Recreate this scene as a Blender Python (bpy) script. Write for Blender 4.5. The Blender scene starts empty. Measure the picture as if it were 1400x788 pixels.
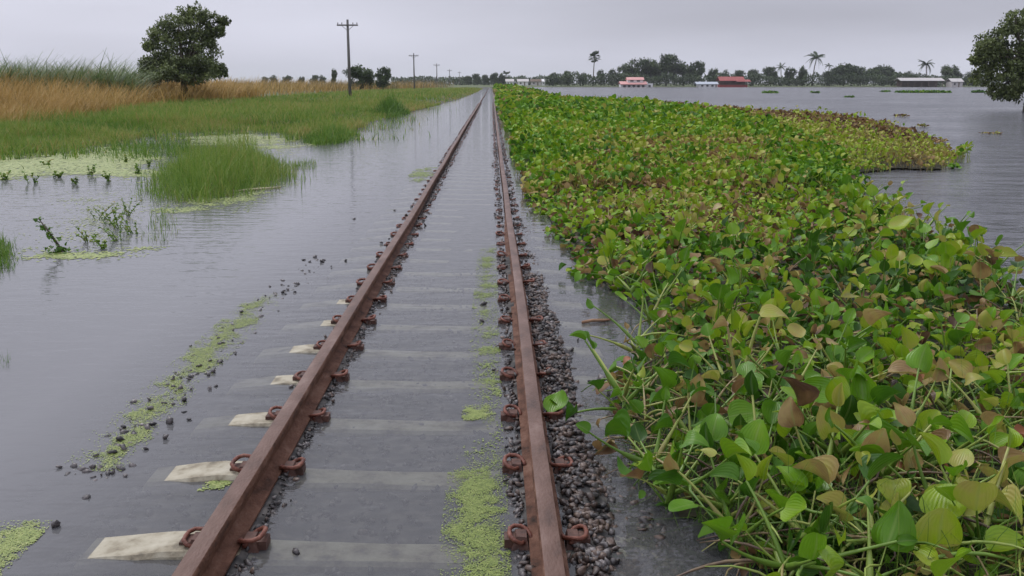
import bpy, math, random
import numpy as np
from mathutils import Matrix, Vector, Euler

R = math.radians
random.seed(7)
rng = np.random.default_rng(11)
scene = bpy.context.scene
COL = scene.collection

# ---------------------------------------------------------------- camera
F = 1300.0                                   # focal length in photo pixels (photo 1400 wide)
CAM = np.array([0.355, 0.0, 1.50])
PITCH, YAW = R(12.15), R(1.2)
cd = bpy.data.cameras.new('camera')
cd.sensor_width = 36.0
cd.lens = F / 1400.0 * 36.0
cd.clip_start = 0.05
cd.clip_end = 20000
cam = bpy.data.objects.new('camera', cd)
cam.location = CAM
cam.rotation_euler = (R(90) - PITCH, 0, -YAW)
COL.objects.link(cam)
scene.camera = cam
RC = np.array(Euler((R(90) - PITCH, 0, -YAW)).to_matrix())


def P(px, py, z=0.0):
    """the point on the level z under a photo pixel"""
    d = RC @ np.array([(px - 700) / F, -(py - 394) / F, -1.0])
    t = (z - CAM[2]) / d[2]
    return CAM + d * t


def PD(px, py, dist):
    """the point on a photo pixel's line at ground distance dist (Y)"""
    d = RC @ np.array([(px - 700) / F, -(py - 394) / F, -1.0])
    return CAM + d * (dist / d[1])


# ---------------------------------------------------------------- sky, sun, exposure
SUN_EL, SUN_AZ = R(52), R(-35)
world = bpy.data.worlds.new('World')
scene.world = world
world.use_nodes = True
nt = world.node_tree
N, L = nt.nodes, nt.links
N.clear()
wo = N.new('ShaderNodeOutputWorld')
bg = N.new('ShaderNodeBackground')
sky = N.new('ShaderNodeTexSky')
sky.sky_type = 'NISHITA'
sky.sun_disc = False
sky.sun_elevation = SUN_EL
sky.sun_rotation = SUN_AZ
sky.dust_density = 4.0
tc = N.new('ShaderNodeTexCoord')
sx = N.new('ShaderNodeSeparateXYZ')
L.new(tc.outputs['Generated'], sx.inputs[0])
# overcast sheet: brighter overhead, soft darker and lighter banks of cloud
grad = N.new('ShaderNodeMapRange')
grad.inputs['From Min'].default_value = 0.0
grad.inputs['From Max'].default_value = 1.0
grad.inputs['To Min'].default_value = 7.1
grad.inputs['To Max'].default_value = 15.5
L.new(sx.outputs['Z'], grad.inputs['Value'])
mp = N.new('ShaderNodeMapping')
mp.inputs['Scale'].default_value = (1.3, 1.3, 7.0)
mp.inputs['Location'].default_value = (3.1, 0.4, 0.35)
L.new(tc.outputs['Generated'], mp.inputs['Vector'])
cn = N.new('ShaderNodeTexNoise')
cn.inputs['Scale'].default_value = 1.7
cn.inputs['Detail'].default_value = 4.0
cn.inputs['Roughness'].default_value = 0.45
L.new(mp.outputs[0], cn.inputs['Vector'])
cr = N.new('ShaderNodeMapRange')
cr.inputs['From Min'].default_value = 0.3
cr.inputs['From Max'].default_value = 0.7
cr.inputs['To Min'].default_value = 0.85
cr.inputs['To Max'].default_value = 1.10
L.new(cn.outputs['Fac'], cr.inputs['Value'])
bkx = N.new('ShaderNodeMapRange')
bkx.interpolation_type = 'SMOOTHSTEP'
bkx.inputs['From Min'].default_value = -0.35
bkx.inputs['From Max'].default_value = 0.30
L.new(sx.outputs['X'], bkx.inputs['Value'])
bkz = N.new('ShaderNodeMapRange')
bkz.interpolation_type = 'SMOOTHSTEP'
bkz.inputs['From Min'].default_value = 0.015
bkz.inputs['From Max'].default_value = 0.075
L.new(sx.outputs['Z'], bkz.inputs['Value'])
bk = N.new('ShaderNodeMath')
bk.operation = 'MULTIPLY'
L.new(bkx.outputs[0], bk.inputs[0])
L.new(bkz.outputs[0], bk.inputs[1])
bk2 = N.new('ShaderNodeMapRange')
bk2.inputs['To Min'].default_value = 1.0
bk2.inputs['To Max'].default_value = 0.68
L.new(bk.outputs[0], bk2.inputs['Value'])
cr2 = N.new('ShaderNodeMath')
cr2.operation = 'MULTIPLY'
L.new(cr.outputs[0], cr2.inputs[0])
L.new(bk2.outputs[0], cr2.inputs[1])
mul = N.new('ShaderNodeMath')
mul.operation = 'MULTIPLY'
L.new(grad.outputs[0], mul.inputs[0])
L.new(cr2.outputs[0], mul.inputs[1])
cc = N.new('ShaderNodeVectorMath')
cc.operation = 'SCALE'
cc.inputs[0].default_value = (0.945, 0.960, 1.125)
L.new(mul.outputs[0], cc.inputs['Scale'])
mx = N.new('ShaderNodeMix')
mx.data_type = 'RGBA'
mx.inputs['Factor'].default_value = 0.94
L.new(sky.outputs[0], mx.inputs['A'])
L.new(cc.outputs[0], mx.inputs['B'])
L.new(mx.outputs['Result'], bg.inputs['Color'])
bg.inputs['Strength'].default_value = 0.10
L.new(bg.outputs[0], wo.inputs['Surface'])

sd = bpy.data.lights.new('sun', 'SUN')
sd.energy = 1.3
sd.angle = R(25)
sd.color = (1.0, 0.97, 0.92)
sun = bpy.data.objects.new('sun', sd)
sun.rotation_euler = (R(90) - SUN_EL, 0, -SUN_AZ + math.pi)
sun.rotation_euler = Vector((-math.sin(SUN_AZ) * math.cos(SUN_EL), -math.cos(SUN_AZ) * math.cos(SUN_EL), -math.sin(SUN_EL))).to_track_quat('-Z', 'Y').to_euler()
COL.objects.link(sun)

scene.view_settings.view_transform = 'Standard'
scene.view_settings.look = 'None'
scene.view_settings.exposure = 0.0
scene.view_settings.gamma = 1.0
scene.view_settings.use_curve_mapping = False
scene.render.engine = 'CYCLES'
scene.cycles.use_denoising = True
scene.cycles.max_bounces = 8
scene.cycles.diffuse_bounces = 3
scene.cycles.glossy_bounces = 3
scene.cycles.transmission_bounces = 3
scene.cycles.transparent_max_bounces = 8
scene.cycles.volume_bounces = 1
scene.cycles.caustics_reflective = False
scene.cycles.caustics_refractive = False


# ---------------------------------------------------------------- helpers
def hash2(ix, iy, s):
    h = np.sin(ix * 127.1 + iy * 311.7 + s * 74.7) * 43758.5453
    return h - np.floor(h)


def noise2(x, y, sc=1.0, s=0.0, oct=3):
    x = np.asarray(x, float) / sc
    y = np.asarray(y, float) / sc
    tot = np.zeros(np.broadcast(x, y).shape)
    amp, norm = 1.0, 0.0
    for o in range(oct):
        ix, iy = np.floor(x), np.floor(y)
        fx, fy = x - ix, y - iy
        fx = fx * fx * (3 - 2 * fx)
        fy = fy * fy * (3 - 2 * fy)
        a = hash2(ix, iy, s) * (1 - fx) + hash2(ix + 1, iy, s) * fx
        b = hash2(ix, iy + 1, s) * (1 - fx) + hash2(ix + 1, iy + 1, s) * fx
        tot += amp * (a * (1 - fy) + b * fy)
        norm += amp
        amp *= 0.5
        x, y = x * 2.03 + 5.1, y * 2.03 + 9.7
        s += 1.3
    return tot / norm


def sstep(a, b, x):
    t = np.clip((np.asarray(x, float) - a) / (b - a), 0, 1)
    return t * t * (3 - 2 * t)


def inside(poly, x, y):
    poly = np.asarray(poly)
    x, y = np.asarray(x), np.asarray(y)
    r = np.zeros(x.shape, bool)
    n = len(poly)
    for i in range(n):
        x0, y0 = poly[i][:2]
        x1, y1 = poly[(i + 1) % n][:2]
        c = ((y0 > y) != (y1 > y))
        with np.errstate(divide='ignore', invalid='ignore'):
            xi = (x1 - x0) * (y - y0) / (y1 - y0 + 1e-12) + x0
        r ^= c & (x < xi)
    return r


def edge_dist(poly, x, y, closed=True):
    poly = np.asarray(poly)
    d = np.full(np.asarray(x).shape, 1e9)
    n = len(poly)
    for i in range(n if closed else n - 1):
        a, b = poly[i][:2], poly[(i + 1) % n][:2]
        ab = b - a
        t = np.clip(((x - a[0]) * ab[0] + (y - a[1]) * ab[1]) / (ab @ ab + 1e-12), 0, 1)
        d = np.minimum(d, np.hypot(x - a[0] - ab[0] * t, y - a[1] - ab[1] * t))
    return d


def build_mesh(name, V, Fc, mats=None, smooth=False, attrs=None):
    """V (n,3); Fc (m,k) array or list of polygons"""
    me = bpy.data.meshes.new(name)
    V = np.asarray(V, np.float32).reshape(-1, 3)
    if isinstance(Fc, np.ndarray):
        m, k = Fc.shape
        me.vertices.add(len(V))
        me.vertices.foreach_set('co', V.ravel())
        me.loops.add(m * k)
        me.loops.foreach_set('vertex_index', Fc.astype(np.int32).ravel())
        me.polygons.add(m)
        me.polygons.foreach_set('loop_start', np.arange(0, m * k, k, dtype=np.int32))
        me.update(calc_edges=True)
    else:
        me.from_pydata([tuple(map(float, v)) for v in V], [], [tuple(f) for f in Fc])
        me.update()
    if smooth:
        me.polygons.foreach_set('use_smooth', np.ones(len(me.polygons), bool))
    for k_, a in (attrs or {}).items():
        at = me.attributes.new(k_, 'FLOAT', 'POINT')
        at.data.foreach_set('value', np.asarray(a, np.float32).ravel())
    if mats is not None:
        me.materials.append(mats)
    return me


def put(name, me, parent=None, M=None, label=None, cat=None, group=None, kind=None):
    o = bpy.data.objects.new(name, me)
    COL.objects.link(o)
    if parent is not None:
        o.parent = parent
    if M is not None:
        o.matrix_basis = M
    if label:
        o['label'] = label
    if cat:
        o['category'] = cat
    if group:
        o['group'] = group
    if kind:
        o['kind'] = kind
    return o


def thing(name, loc, label, cat, group=None, rz=0.0, s=1.0):
    o = put(name, None, label=label, cat=cat, group=group)
    o.empty_display_size = 0.1
    o.location = tuple(map(float, loc))
    o.rotation_euler = (0, 0, rz)
    o.scale = (s, s, s)
    return o


class MB:
    """collects simple shapes into one mesh"""

    def __init__(self):
        self.V, self.F = [], []

    def add(self, v, f):
        n = len(self.V)
        self.V += [tuple(map(float, q)) for q in v]
        self.F += [tuple(i + n for i in q) for q in f]

    def box(self, x0, x1, y0, y1, z0, z1):
        self.add([(x0, y0, z0), (x1, y0, z0), (x1, y1, z0), (x0, y1, z0), (x0, y0, z1), (x1, y0, z1), (x1, y1, z1), (x0, y1, z1)],
                 [(0, 3, 2, 1), (4, 5, 6, 7), (0, 1, 5, 4), (1, 2, 6, 5), (2, 3, 7, 6), (3, 0, 4, 7)])

    def tube(self, pts, rad, n=8, cap=True):
        pts = [Vector(map(float, p)) for p in pts]
        rad = rad if hasattr(rad, '__len__') else [rad] * len(pts)
        v, f = [], []
        up = Vector((0.13, 0.31, 0.94))
        d0 = (pts[1] - pts[0]).normalized()
        if abs(d0.dot(up)) > 0.95:
            up = Vector((1, 0.1, 0))
        u = d0.cross(up).normalized()
        for i, p in enumerate(pts):
            d = (pts[min(i + 1, len(pts) - 1)] - pts[max(i - 1, 0)]).normalized()
            u = (u - d * u.dot(d))
            u = u.normalized() if u.length > 1e-6 else d.orthogonal().normalized()
            w = d.cross(u)
            for k in range(n):
                a = 2 * math.pi * k / n
                v.append(p + (u * math.cos(a) + w * math.sin(a)) * rad[i])
        for i in range(len(pts) - 1):
            for k in range(n):
                k2 = (k + 1) % n
                f.append((i * n + k, i * n + k2, (i + 1) * n + k2, (i + 1) * n + k))
        if cap:
            f.append(tuple(range(n - 1, -1, -1)))
            f.append(tuple((len(pts) - 1) * n + k for k in range(n)))
        self.add(v, f)

    def mesh(self, name, mat, smooth=False):
        return build_mesh(name, self.V, self.F, mat, smooth)


def scatter(name, temps, idx, M, T, mat, attrs=None, smooth=True):
    """one mesh from many placed templates; temps: list of (V, F tri, {attr}); M (n,3,3), T (n,3); attrs per instance"""
    Vs, Fs, off = [], [], 0
    A = {k: [] for k in (attrs or {})}
    TA = {}
    for ti, t in enumerate(temps):
        sel = np.where(idx == ti)[0]
        if len(sel) == 0:
            continue
        V, Fc = t[0], t[1]
        W = np.einsum('nij,vj->nvi', M[sel], V) + T[sel][:, None, :]
        Vs.append(W.reshape(-1, 3))
        Fs.append((Fc[None] + (np.arange(len(sel)) * len(V))[:, None, None] + off).reshape(-1, 3))
        off += len(sel) * len(V)
        for k in A:
            A[k].append(np.repeat(np.asarray(attrs[k])[sel], len(V)))
        for k, a in (t[2] if len(t) > 2 else {}).items():
            TA.setdefault(k, []).append(np.tile(a, len(sel)))
    AA = {k: np.concatenate(v) for k, v in A.items()}
    AA.update({k: np.concatenate(v) for k, v in TA.items()})
    return build_mesh(name, np.concatenate(Vs), np.concatenate(Fs), mat, smooth, AA)


def rot_z(a):
    c, s, o, z = np.cos(a), np.sin(a), np.ones_like(a), np.zeros_like(a)
    return np.stack([np.stack([c, -s, z], -1), np.stack([s, c, z], -1), np.stack([z, z, o], -1)], -2)


def rot_x(a):
    c, s, o, z = np.cos(a), np.sin(a), np.ones_like(a), np.zeros_like(a)
    return np.stack([np.stack([o, z, z], -1), np.stack([z, c, -s], -1), np.stack([z, s, c], -1)], -2)


def rot_y(a):
    c, s, o, z = np.cos(a), np.sin(a), np.ones_like(a), np.zeros_like(a)
    return np.stack([np.stack([c, z, s], -1), np.stack([z, o, z], -1), np.stack([-s, z, c], -1)], -2)


# ---------------------------------------------------------------- materials
def new_mat(name):
    m = bpy.data.materials.new(name)
    m.use_nodes = True
    m.node_tree.nodes.clear()
    return m, m.node_tree.nodes, m.node_tree.links


def ramp(N, stops):
    r = N.new('ShaderNodeValToRGB')
    e = r.color_ramp.elements
    while len(e) < len(stops):
        e.new(0.5)
    for el, (p, c) in zip(e, stops):
        el.position = p
        el.color = (*c, 1)
    return r


def noisy(name, stops, scale=8.0, rough=0.85, bump=0.0, bscale=None, detail=5.0, spec=0.4, stretch=(1, 1, 1), coord='Position', metallic=0.0):
    m, N, L = new_mat(name)
    out = N.new('ShaderNodeOutputMaterial')
    b = N.new('ShaderNodeBsdfPrincipled')
    if coord == 'Position':
        g = N.new('ShaderNodeNewGeometry').outputs['Position']
    else:
        g = N.new('ShaderNodeTexCoord').outputs['Object']
    mp = N.new('ShaderNodeMapping')
    mp.inputs['Scale'].default_value = stretch
    L.new(g, mp.inputs['Vector'])
    n = N.new('ShaderNodeTexNoise')
    n.inputs['Scale'].default_value = scale
    n.inputs['Detail'].default_value = detail
    n.inputs['Roughness'].default_value = 0.6
    L.new(mp.outputs[0], n.inputs['Vector'])
    r = ramp(N, stops)
    L.new(n.outputs['Fac'], r.inputs['Fac'])
    L.new(r.outputs['Color'], b.inputs['Base Color'])
    b.inputs['Roughness'].default_value = rough
    b.inputs['Specular IOR Level'].default_value = spec
    b.inputs['Metallic'].default_value = metallic
    if bump:
        n2 = N.new('ShaderNodeTexNoise')
        n2.inputs['Scale'].default_value = bscale or scale * 3
        n2.inputs['Detail'].default_value = 6
        L.new(mp.outputs[0], n2.inputs['Vector'])
        bp = N.new('ShaderNodeBump')
        bp.inputs['Strength'].default_value = bump
        bp.inputs['Distance'].default_value = 0.01
        L.new(n2.outputs['Fac'], bp.inputs['Height'])
        L.new(bp.outputs[0], b.inputs['Normal'])
    L.new(b.outputs[0], out.inputs['Surface'])
    return m


def foliage(name, stops, rough=0.5, trans=0.25, nscale=6.0, namp=0.10, veins=False, spec=0.5, attr='tint'):
    m, N, L = new_mat(name)
    out = N.new('ShaderNodeOutputMaterial')
    b = N.new('ShaderNodeBsdfPrincipled')
    a = N.new('ShaderNodeAttribute')
    a.attribute_name = attr
    g = N.new('ShaderNodeNewGeometry')
    n = N.new('ShaderNodeTexNoise')
    n.inputs['Scale'].default_value = nscale
    n.inputs['Detail'].default_value = 4
    L.new(g.outputs['Position'], n.inputs['Vector'])
    mr = N.new('ShaderNodeMapRange')
    mr.inputs['From Min'].default_value = 0.25
    mr.inputs['From Max'].default_value = 0.75
    mr.inputs['To Min'].default_value = -namp
    mr.inputs['To Max'].default_value = namp
    L.new(n.outputs['Fac'], mr.inputs['Value'])
    ad = N.new('ShaderNodeMath')
    ad.operation = 'ADD'
    L.new(a.outputs['Fac'], ad.inputs[0])
    L.new(mr.outputs[0], ad.inputs[1])
    r = ramp(N, stops)
    L.new(ad.outputs[0], r.inputs['Fac'])
    col = r.outputs['Color']
    b.inputs['Roughness'].default_value = rough
    b.inputs['Specular IOR Level'].default_value = spec
    if veins:
        av = N.new('ShaderNodeAttribute')
        av.attribute_name = 'across'
        w = N.new('ShaderNodeMath')
        w.operation = 'SINE'
        ml = N.new('ShaderNodeMath')
        ml.operation = 'MULTIPLY'
        ml.inputs[1].default_value = 34.0
        L.new(av.outputs['Fac'], ml.inputs[0])
        L.new(ml.outputs[0], w.inputs[0])
        bp = N.new('ShaderNodeBump')
        bp.inputs['Strength'].default_value = 0.22
        bp.inputs['Distance'].default_value = 0.002
        L.new(w.outputs[0], bp.inputs['Height'])
        L.new(bp.outputs[0], b.inputs['Normal'])
        ab = N.new('ShaderNodeMath')
        ab.operation = 'ABSOLUTE'
        L.new(av.outputs['Fac'], ab.inputs[0])
        mm = N.new('ShaderNodeMapRange')
        mm.inputs['From Min'].default_value = 0.02
        mm.inputs['From Max'].default_value = 0.13
        mm.inputs['To Min'].default_value = 0.32
        mm.inputs['To Max'].default_value = 0.0
        L.new(ab.outputs[0], mm.inputs['Value'])
        mc = N.new('ShaderNodeMix')
        mc.data_type = 'RGBA'
        L.new(mm.outputs[0], mc.inputs['Factor'])
        L.new(col, mc.inputs['A'])
        mc.inputs['B'].default_value = (0.26, 0.34, 0.10, 1)
        col = mc.outputs['Result']
    L.new(col, b.inputs['Base Color'])
    if trans:
        t = N.new('ShaderNodeBsdfTranslucent')
        L.new(col, t.inputs['Color'])
        ms = N.new('ShaderNodeMixShader')
        ms.inputs['Fac'].default_value = trans
        L.new(b.outputs[0], ms.inputs[1])
        L.new(t.outputs[0], ms.inputs[2])
        L.new(ms.outputs[0], out.inputs['Surface'])
    else:
        L.new(b.outputs[0], out.inputs['Surface'])
    return m


HY = [(0.0, (0.022, 0.060, 0.008)), (0.25, (0.060, 0.165, 0.012)), (0.48, (0.145, 0.310, 0.014)), (0.66, (0.275, 0.395, 0.018)),
      (0.78, (0.38, 0.36, 0.08)), (0.86, (0.36, 0.25, 0.095)), (0.93, (0.21, 0.122, 0.052)), (1.0, (0.085, 0.046, 0.026))]
M_hy = foliage('hyacinth_leaf', HY, rough=0.28, trans=0.30, nscale=9, namp=0.09, veins=True, spec=0.3)
M_hyfar = foliage('hyacinth_leaf_distant', HY, rough=0.5, trans=0.25, nscale=1.4, namp=0.10, spec=0.22)
M_stalk = foliage('hyacinth_stalk', [(0.0, (0.05, 0.11, 0.015)), (0.45, (0.15, 0.26, 0.03)), (0.7, (0.33, 0.38, 0.085)), (0.85, (0.30, 0.22, 0.10)), (1.0, (0.10, 0.06, 0.04))], rough=0.45, trans=0.0, nscale=20, namp=0.1)
M_under = noisy('mat_underside', [(0.3, (0.012, 0.014, 0.007)), (0.5, (0.028, 0.028, 0.012)), (0.75, (0.07, 0.05, 0.025))], 14, 0.8, bump=0.8)  # near-black tone stands in for shade in the leaf gaps
M_grass = foliage('green_grass', [(0.0, (0.040, 0.090, 0.014)), (0.35, (0.100, 0.205, 0.026)), (0.6, (0.170, 0.280, 0.038)), (0.8, (0.29, 0.33, 0.075)), (1.0, (0.36, 0.28, 0.10))], rough=0.6, spec=0.25, trans=0.3, nscale=0.35, namp=0.12)
M_dry = foliage('dry_grass', [(0.0, (0.085, 0.095, 0.03)), (0.3, (0.27, 0.172, 0.045)), (0.6, (0.46, 0.285, 0.080)), (1.0, (0.56, 0.42, 0.18))], spec=0.25, rough=0.6, trans=0.25, nscale=0.3, namp=0.12)
M_reed = foliage('reed', [(0.0, (0.028, 0.055, 0.03)), (0.4, (0.105, 0.165, 0.045)), (0.7, (0.19, 0.26, 0.09)), (1.0, (0.62, 0.62, 0.52))], rough=0.6, trans=0.25, nscale=0.4, namp=0.08)
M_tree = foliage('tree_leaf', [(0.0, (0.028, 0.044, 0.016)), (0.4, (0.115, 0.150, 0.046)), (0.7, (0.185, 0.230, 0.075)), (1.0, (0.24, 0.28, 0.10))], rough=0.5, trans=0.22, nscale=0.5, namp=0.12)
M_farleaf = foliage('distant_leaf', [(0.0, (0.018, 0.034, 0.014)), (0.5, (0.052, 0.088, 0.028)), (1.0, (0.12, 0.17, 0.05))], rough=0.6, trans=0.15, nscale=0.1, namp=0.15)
M_duck = foliage('duckweed', [(0.0, (0.075, 0.115, 0.02)), (0.4, (0.165, 0.225, 0.034)), (0.75, (0.27, 0.32, 0.075)), (1.0, (0.37, 0.38, 0.15))], rough=0.55, trans=0.0, nscale=30, namp=0.15)
M_bark = noisy('bark', [(0.3, (0.05, 0.04, 0.03)), (0.6, (0.13, 0.11, 0.085)), (0.8, (0.2, 0.17, 0.14))], 3, 0.9, bump=0.6, stretch=(3, 3, 0.6))
M_palmbark = noisy('palm_bark', [(0.3, (0.14, 0.12, 0.10)), (0.7, (0.28, 0.25, 0.21))], 2, 0.9, stretch=(1, 1, 5))
M_pole = noisy('weathered_pole', [(0.3, (0.10, 0.095, 0.09)), (0.7, (0.19, 0.18, 0.17))], 3, 0.85, stretch=(6, 6, 0.5))
M_rail = noisy('rusty_rail', [(0.28, (0.034, 0.020, 0.014)), (0.44, (0.105, 0.050, 0.032)), (0.56, (0.150, 0.074, 0.048)), (0.72, (0.22, 0.13, 0.092))], 9.0, 0.75, bump=0.7, bscale=55, spec=0.15, stretch=(1.6, 1.0, 1.6), detail=8)
M_railtop = noisy('worn_rail_head', [(0.30, (0.068, 0.039, 0.029)), (0.45, (0.118, 0.066, 0.047)), (0.58, (0.150, 0.088, 0.066)), (0.72, (0.21, 0.14, 0.112))], 7.0, 0.5, bump=0.4, bscale=70, spec=0.25, stretch=(1.5, 0.6, 1.5), detail=8)
M_clip = noisy('rusty_clip', [(0.30, (0.055, 0.020, 0.014)), (0.46, (0.15, 0.048, 0.030)), (0.58, (0.205, 0.075, 0.048)), (0.75, (0.27, 0.13, 0.09))], 24, 0.6, bump=0.4, bscale=120)
M_iron = noisy('rusty_shoulder', [(0.25, (0.045, 0.026, 0.022)), (0.6, (0.12, 0.058, 0.042)), (0.8, (0.19, 0.11, 0.08))], 22, 0.7, bump=0.5)
M_conc = noisy('wet_concrete', [(0.30, (0.10, 0.085, 0.058)), (0.42, (0.26, 0.225, 0.155)), (0.52, (0.37, 0.335, 0.245)), (0.72, (0.47, 0.435, 0.335))], 11, 0.7, bump=0.5, bscale=50, stretch=(1, 1, 1))
M_stone = noisy('ballast_stone', [(0.30, (0.014, 0.013, 0.014)), (0.45, (0.050, 0.045, 0.044)), (0.58, (0.12, 0.105, 0.10)), (0.72, (0.30, 0.27, 0.26))], 16, 0.38, bump=0.5, bscale=70, spec=0.5, detail=3)
M_rstone = noisy('rust_stained_stone', [(0.30, (0.018, 0.014, 0.013)), (0.45, (0.060, 0.042, 0.034)), (0.6, (0.135, 0.090, 0.068)), (0.75, (0.25, 0.20, 0.165))], 16, 0.42, bump=0.5, bscale=70, spec=0.5, detail=3)

# ---------------------------------------------------------------- ground
# shore of the grassy bank on the side of the poles (photo pixels on the water line)
bank_px = [(-700, 246), (-300, 232), (0, 213), (80, 209), (150, 197), (220, 185), (330, 178), (400, 184), (440, 192), (480, 181), (520, 164), (580, 149), (625, 137), (650, 127.5), (660, 121.5)]
bank = [P(*q)[:2] for q in bank_px]
bank_poly = np.array([(-4000, bank[0][1])] + [tuple(b) for b in bank] + [(-1.6, 500), (-1.6, 6000), (-4000, 6000)])
SHORE_Y = 385.0


def track_z(y):
    return 0.004 * (1 - sstep(2.6, 3.6, y)) - 0.040 * sstep(3.0, 14, y)


def ground_z(x, y):
    x, y = np.broadcast_arrays(np.asarray(x, float), np.asarray(y, float))
    n = noise2(x, y, 1.3, 3) - 0.5
    nf = noise2(x, y, 0.16, 9) - 0.5
    # submerged track bed
    bed = -0.050 + 0.015 * nf - 0.05 * sstep(7, 20, y)
    nl = noise2(x * 0.3, y, 0.7, 21)
    heap = np.exp(-(np.maximum(np.abs(x - 0.68) - 0.02, 0) / 0.09) ** 2) * (0.020 + 0.085 * nl + 0.04 * nf) * (1 - 0.5 * sstep(5.5, 9, y))
    heap = np.maximum(heap, np.exp(-((x - 0.49) / 0.09) ** 2) * (0.045 + 0.035 * noise2(x * 0.3, y, 0.4, 31)) * (1 - 0.3 * sstep(6, 12, y)))
    heap += (0.056 + 0.02 * nl) * np.exp(-((x + 0.48) / 0.07) ** 2)
    fall = 0.16 * sstep(0.95, 1.5, np.abs(x)) + 0.9 * sstep(1.5, 4.5, np.abs(x))
    z = bed + heap - fall + 0.03 * n * sstep(1.0, 2, np.abs(x))
    # beside the camera the gravel shoulder stays a little higher
    sh = sstep(0.7, 0.9, x) * (1 - sstep(1.25, 1.8, x)) * (1 - sstep(2.9, 4.1, y))
    z = z * (1 - sh) + (-0.010 + 0.055 * (noise2(x, y, 0.35, 25) - 0.5) * 2) * sh
    ins = inside(bank_poly, x, y)
    d = edge_dist(bank_poly[1:-2], x, y, False)
    land = 0.01 + 0.14 * sstep(0, 4, d) + 0.08 * n
    out = np.where(ins, land, np.maximum(z, -0.02 - 0.10 * d))
    far = sstep(SHORE_Y - 4, SHORE_Y + 6, y + 10 * (noise2(x, y, 40, 5) - 0.5))
    out = out * (1 - far) + np.maximum(out, 0.35) * far
    return out


def axis(segs):
    a = []
    for s0, s1, st in segs:
        a += list(np.arange(s0, s1, st))
    return np.array(a)


pos = [0.0]
st = 0.06
while pos[-1] < 5200:
    if pos[-1] > 1.8:
        st *= 1.06
    pos.append(pos[-1] + st)
gx = np.array([-q for q in pos[:0:-1]] + pos) + 0.2
gy = [-40, -15, -6, -2, 0.5]
st = 0.07
while gy[-1] < 9000:
    if gy[-1] > 9:
        st = min(st * 1.035, gy[-1] * 0.06)
    gy.append(gy[-1] + st)
gy = np.array(gy)
GX, GY = np.meshgrid(gx, gy)
GZ = ground_z(GX, GY)
GZ[GY < 0.6] = np.minimum(GZ[GY < 0.6], -0.05)
nx_, ny_ = len(gx), len(gy)
ii = np.arange((ny_ - 1) * (nx_ - 1))
r_, c_ = ii // (nx_ - 1), ii % (nx_ - 1)
q0 = r_ * nx_ + c_
Fg = np.stack([q0, q0 + 1, q0 + nx_ + 1, q0 + nx_], -1)
mg, N, L = new_mat('earth_and_mud')
out = N.new('ShaderNodeOutputMaterial')
b = N.new('ShaderNodeBsdfPrincipled')
g = N.new('ShaderNodeNewGeometry')
sz = N.new('ShaderNodeSeparateXYZ')
L.new(g.outputs['Position'], sz.inputs[0])
n1 = N.new('ShaderNodeTexNoise')
n1.inputs['Scale'].default_value = 14
n1.inputs['Detail'].default_value = 6
L.new(g.outputs['Position'], n1.inputs['Vector'])
r1 = ramp(N, [(0.35, (0.022, 0.022, 0.022)), (0.5, (0.06, 0.056, 0.052)), (0.65, (0.13, 0.118, 0.105))])
L.new(n1.outputs['Fac'], r1.inputs['Fac'])
n2 = N.new('ShaderNodeTexNoise')
n2.inputs['Scale'].default_value = 0.8
n2.inputs['Detail'].default_value = 6
L.new(g.outputs['Position'], n2.inputs['Vector'])
r2 = ramp(N, [(0.3, (0.05, 0.075, 0.022)), (0.55, (0.085, 0.115, 0.032)), (0.75, (0.15, 0.14, 0.05))])
L.new(n2.outputs['Fac'], r2.inputs['Fac'])
mr = N.new('ShaderNodeMapRange')
mr.inputs['From Min'].default_value = 0.03
mr.inputs['From Max'].default_value = 0.16
L.new(sz.outputs['Z'], mr.inputs['Value'])
xr = N.new('ShaderNodeMapRange')          # no turf on the gravel beside the rails
xr.inputs['From Min'].default_value = -1.4
xr.inputs['From Max'].default_value = -1.9
L.new(sz.outputs['X'], xr.inputs['Value'])
yr = N.new('ShaderNodeMapRange')
yr.inputs['From Min'].default_value = 200
yr.inputs['From Max'].default_value = 260
L.new(sz.outputs['Y'], yr.inputs['Value'])
mxx = N.new('ShaderNodeMath')
mxx.operation = 'MAXIMUM'
L.new(xr.outputs[0], mxx.inputs[0])
L.new(yr.outputs[0], mxx.inputs[1])
mm = N.new('ShaderNodeMath')
mm.operation = 'MULTIPLY'
L.new(mr.outputs[0], mm.inputs[0])
L.new(mxx.outputs[0], mm.inputs[1])
mc = N.new('ShaderNodeMix')
mc.data_type = 'RGBA'
L.new(mm.outputs[0], mc.inputs['Factor'])
L.new(r1.outputs['Color'], mc.inputs['A'])
L.new(r2.outputs['Color'], mc.inputs['B'])
L.new(mc.outputs['Result'], b.inputs['Base Color'])
b.inputs['Roughness'].default_value = 0.9
L.new(b.outputs[0], out.inputs['Surface'])
ground = put('ground', build_mesh('ground', np.stack([GX, GY, GZ], -1).reshape(-1, 3), Fg, mg, True), kind='structure', label='flooded track bed and low grassy land under the water')

# ---------------------------------------------------------------- water
mw, N, L = new_mat('flood_water')
out = N.new('ShaderNodeOutputMaterial')
g = N.new('ShaderNodeNewGeometry')
sp = N.new('ShaderNodeSeparateXYZ')
L.new(g.outputs['Position'], sp.inputs[0])
# wind ripples: stronger on the open water beyond the plants
wind = N.new('ShaderNodeMapRange')
wind.inputs['From Min'].default_value = 2.5
wind.inputs['From Max'].default_value = 6.0
wind.inputs['To Min'].default_value = 0.0
wind.inputs['To Max'].default_value = 1.0
L.new(sp.outputs['X'], wind.inputs['Value'])


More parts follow.
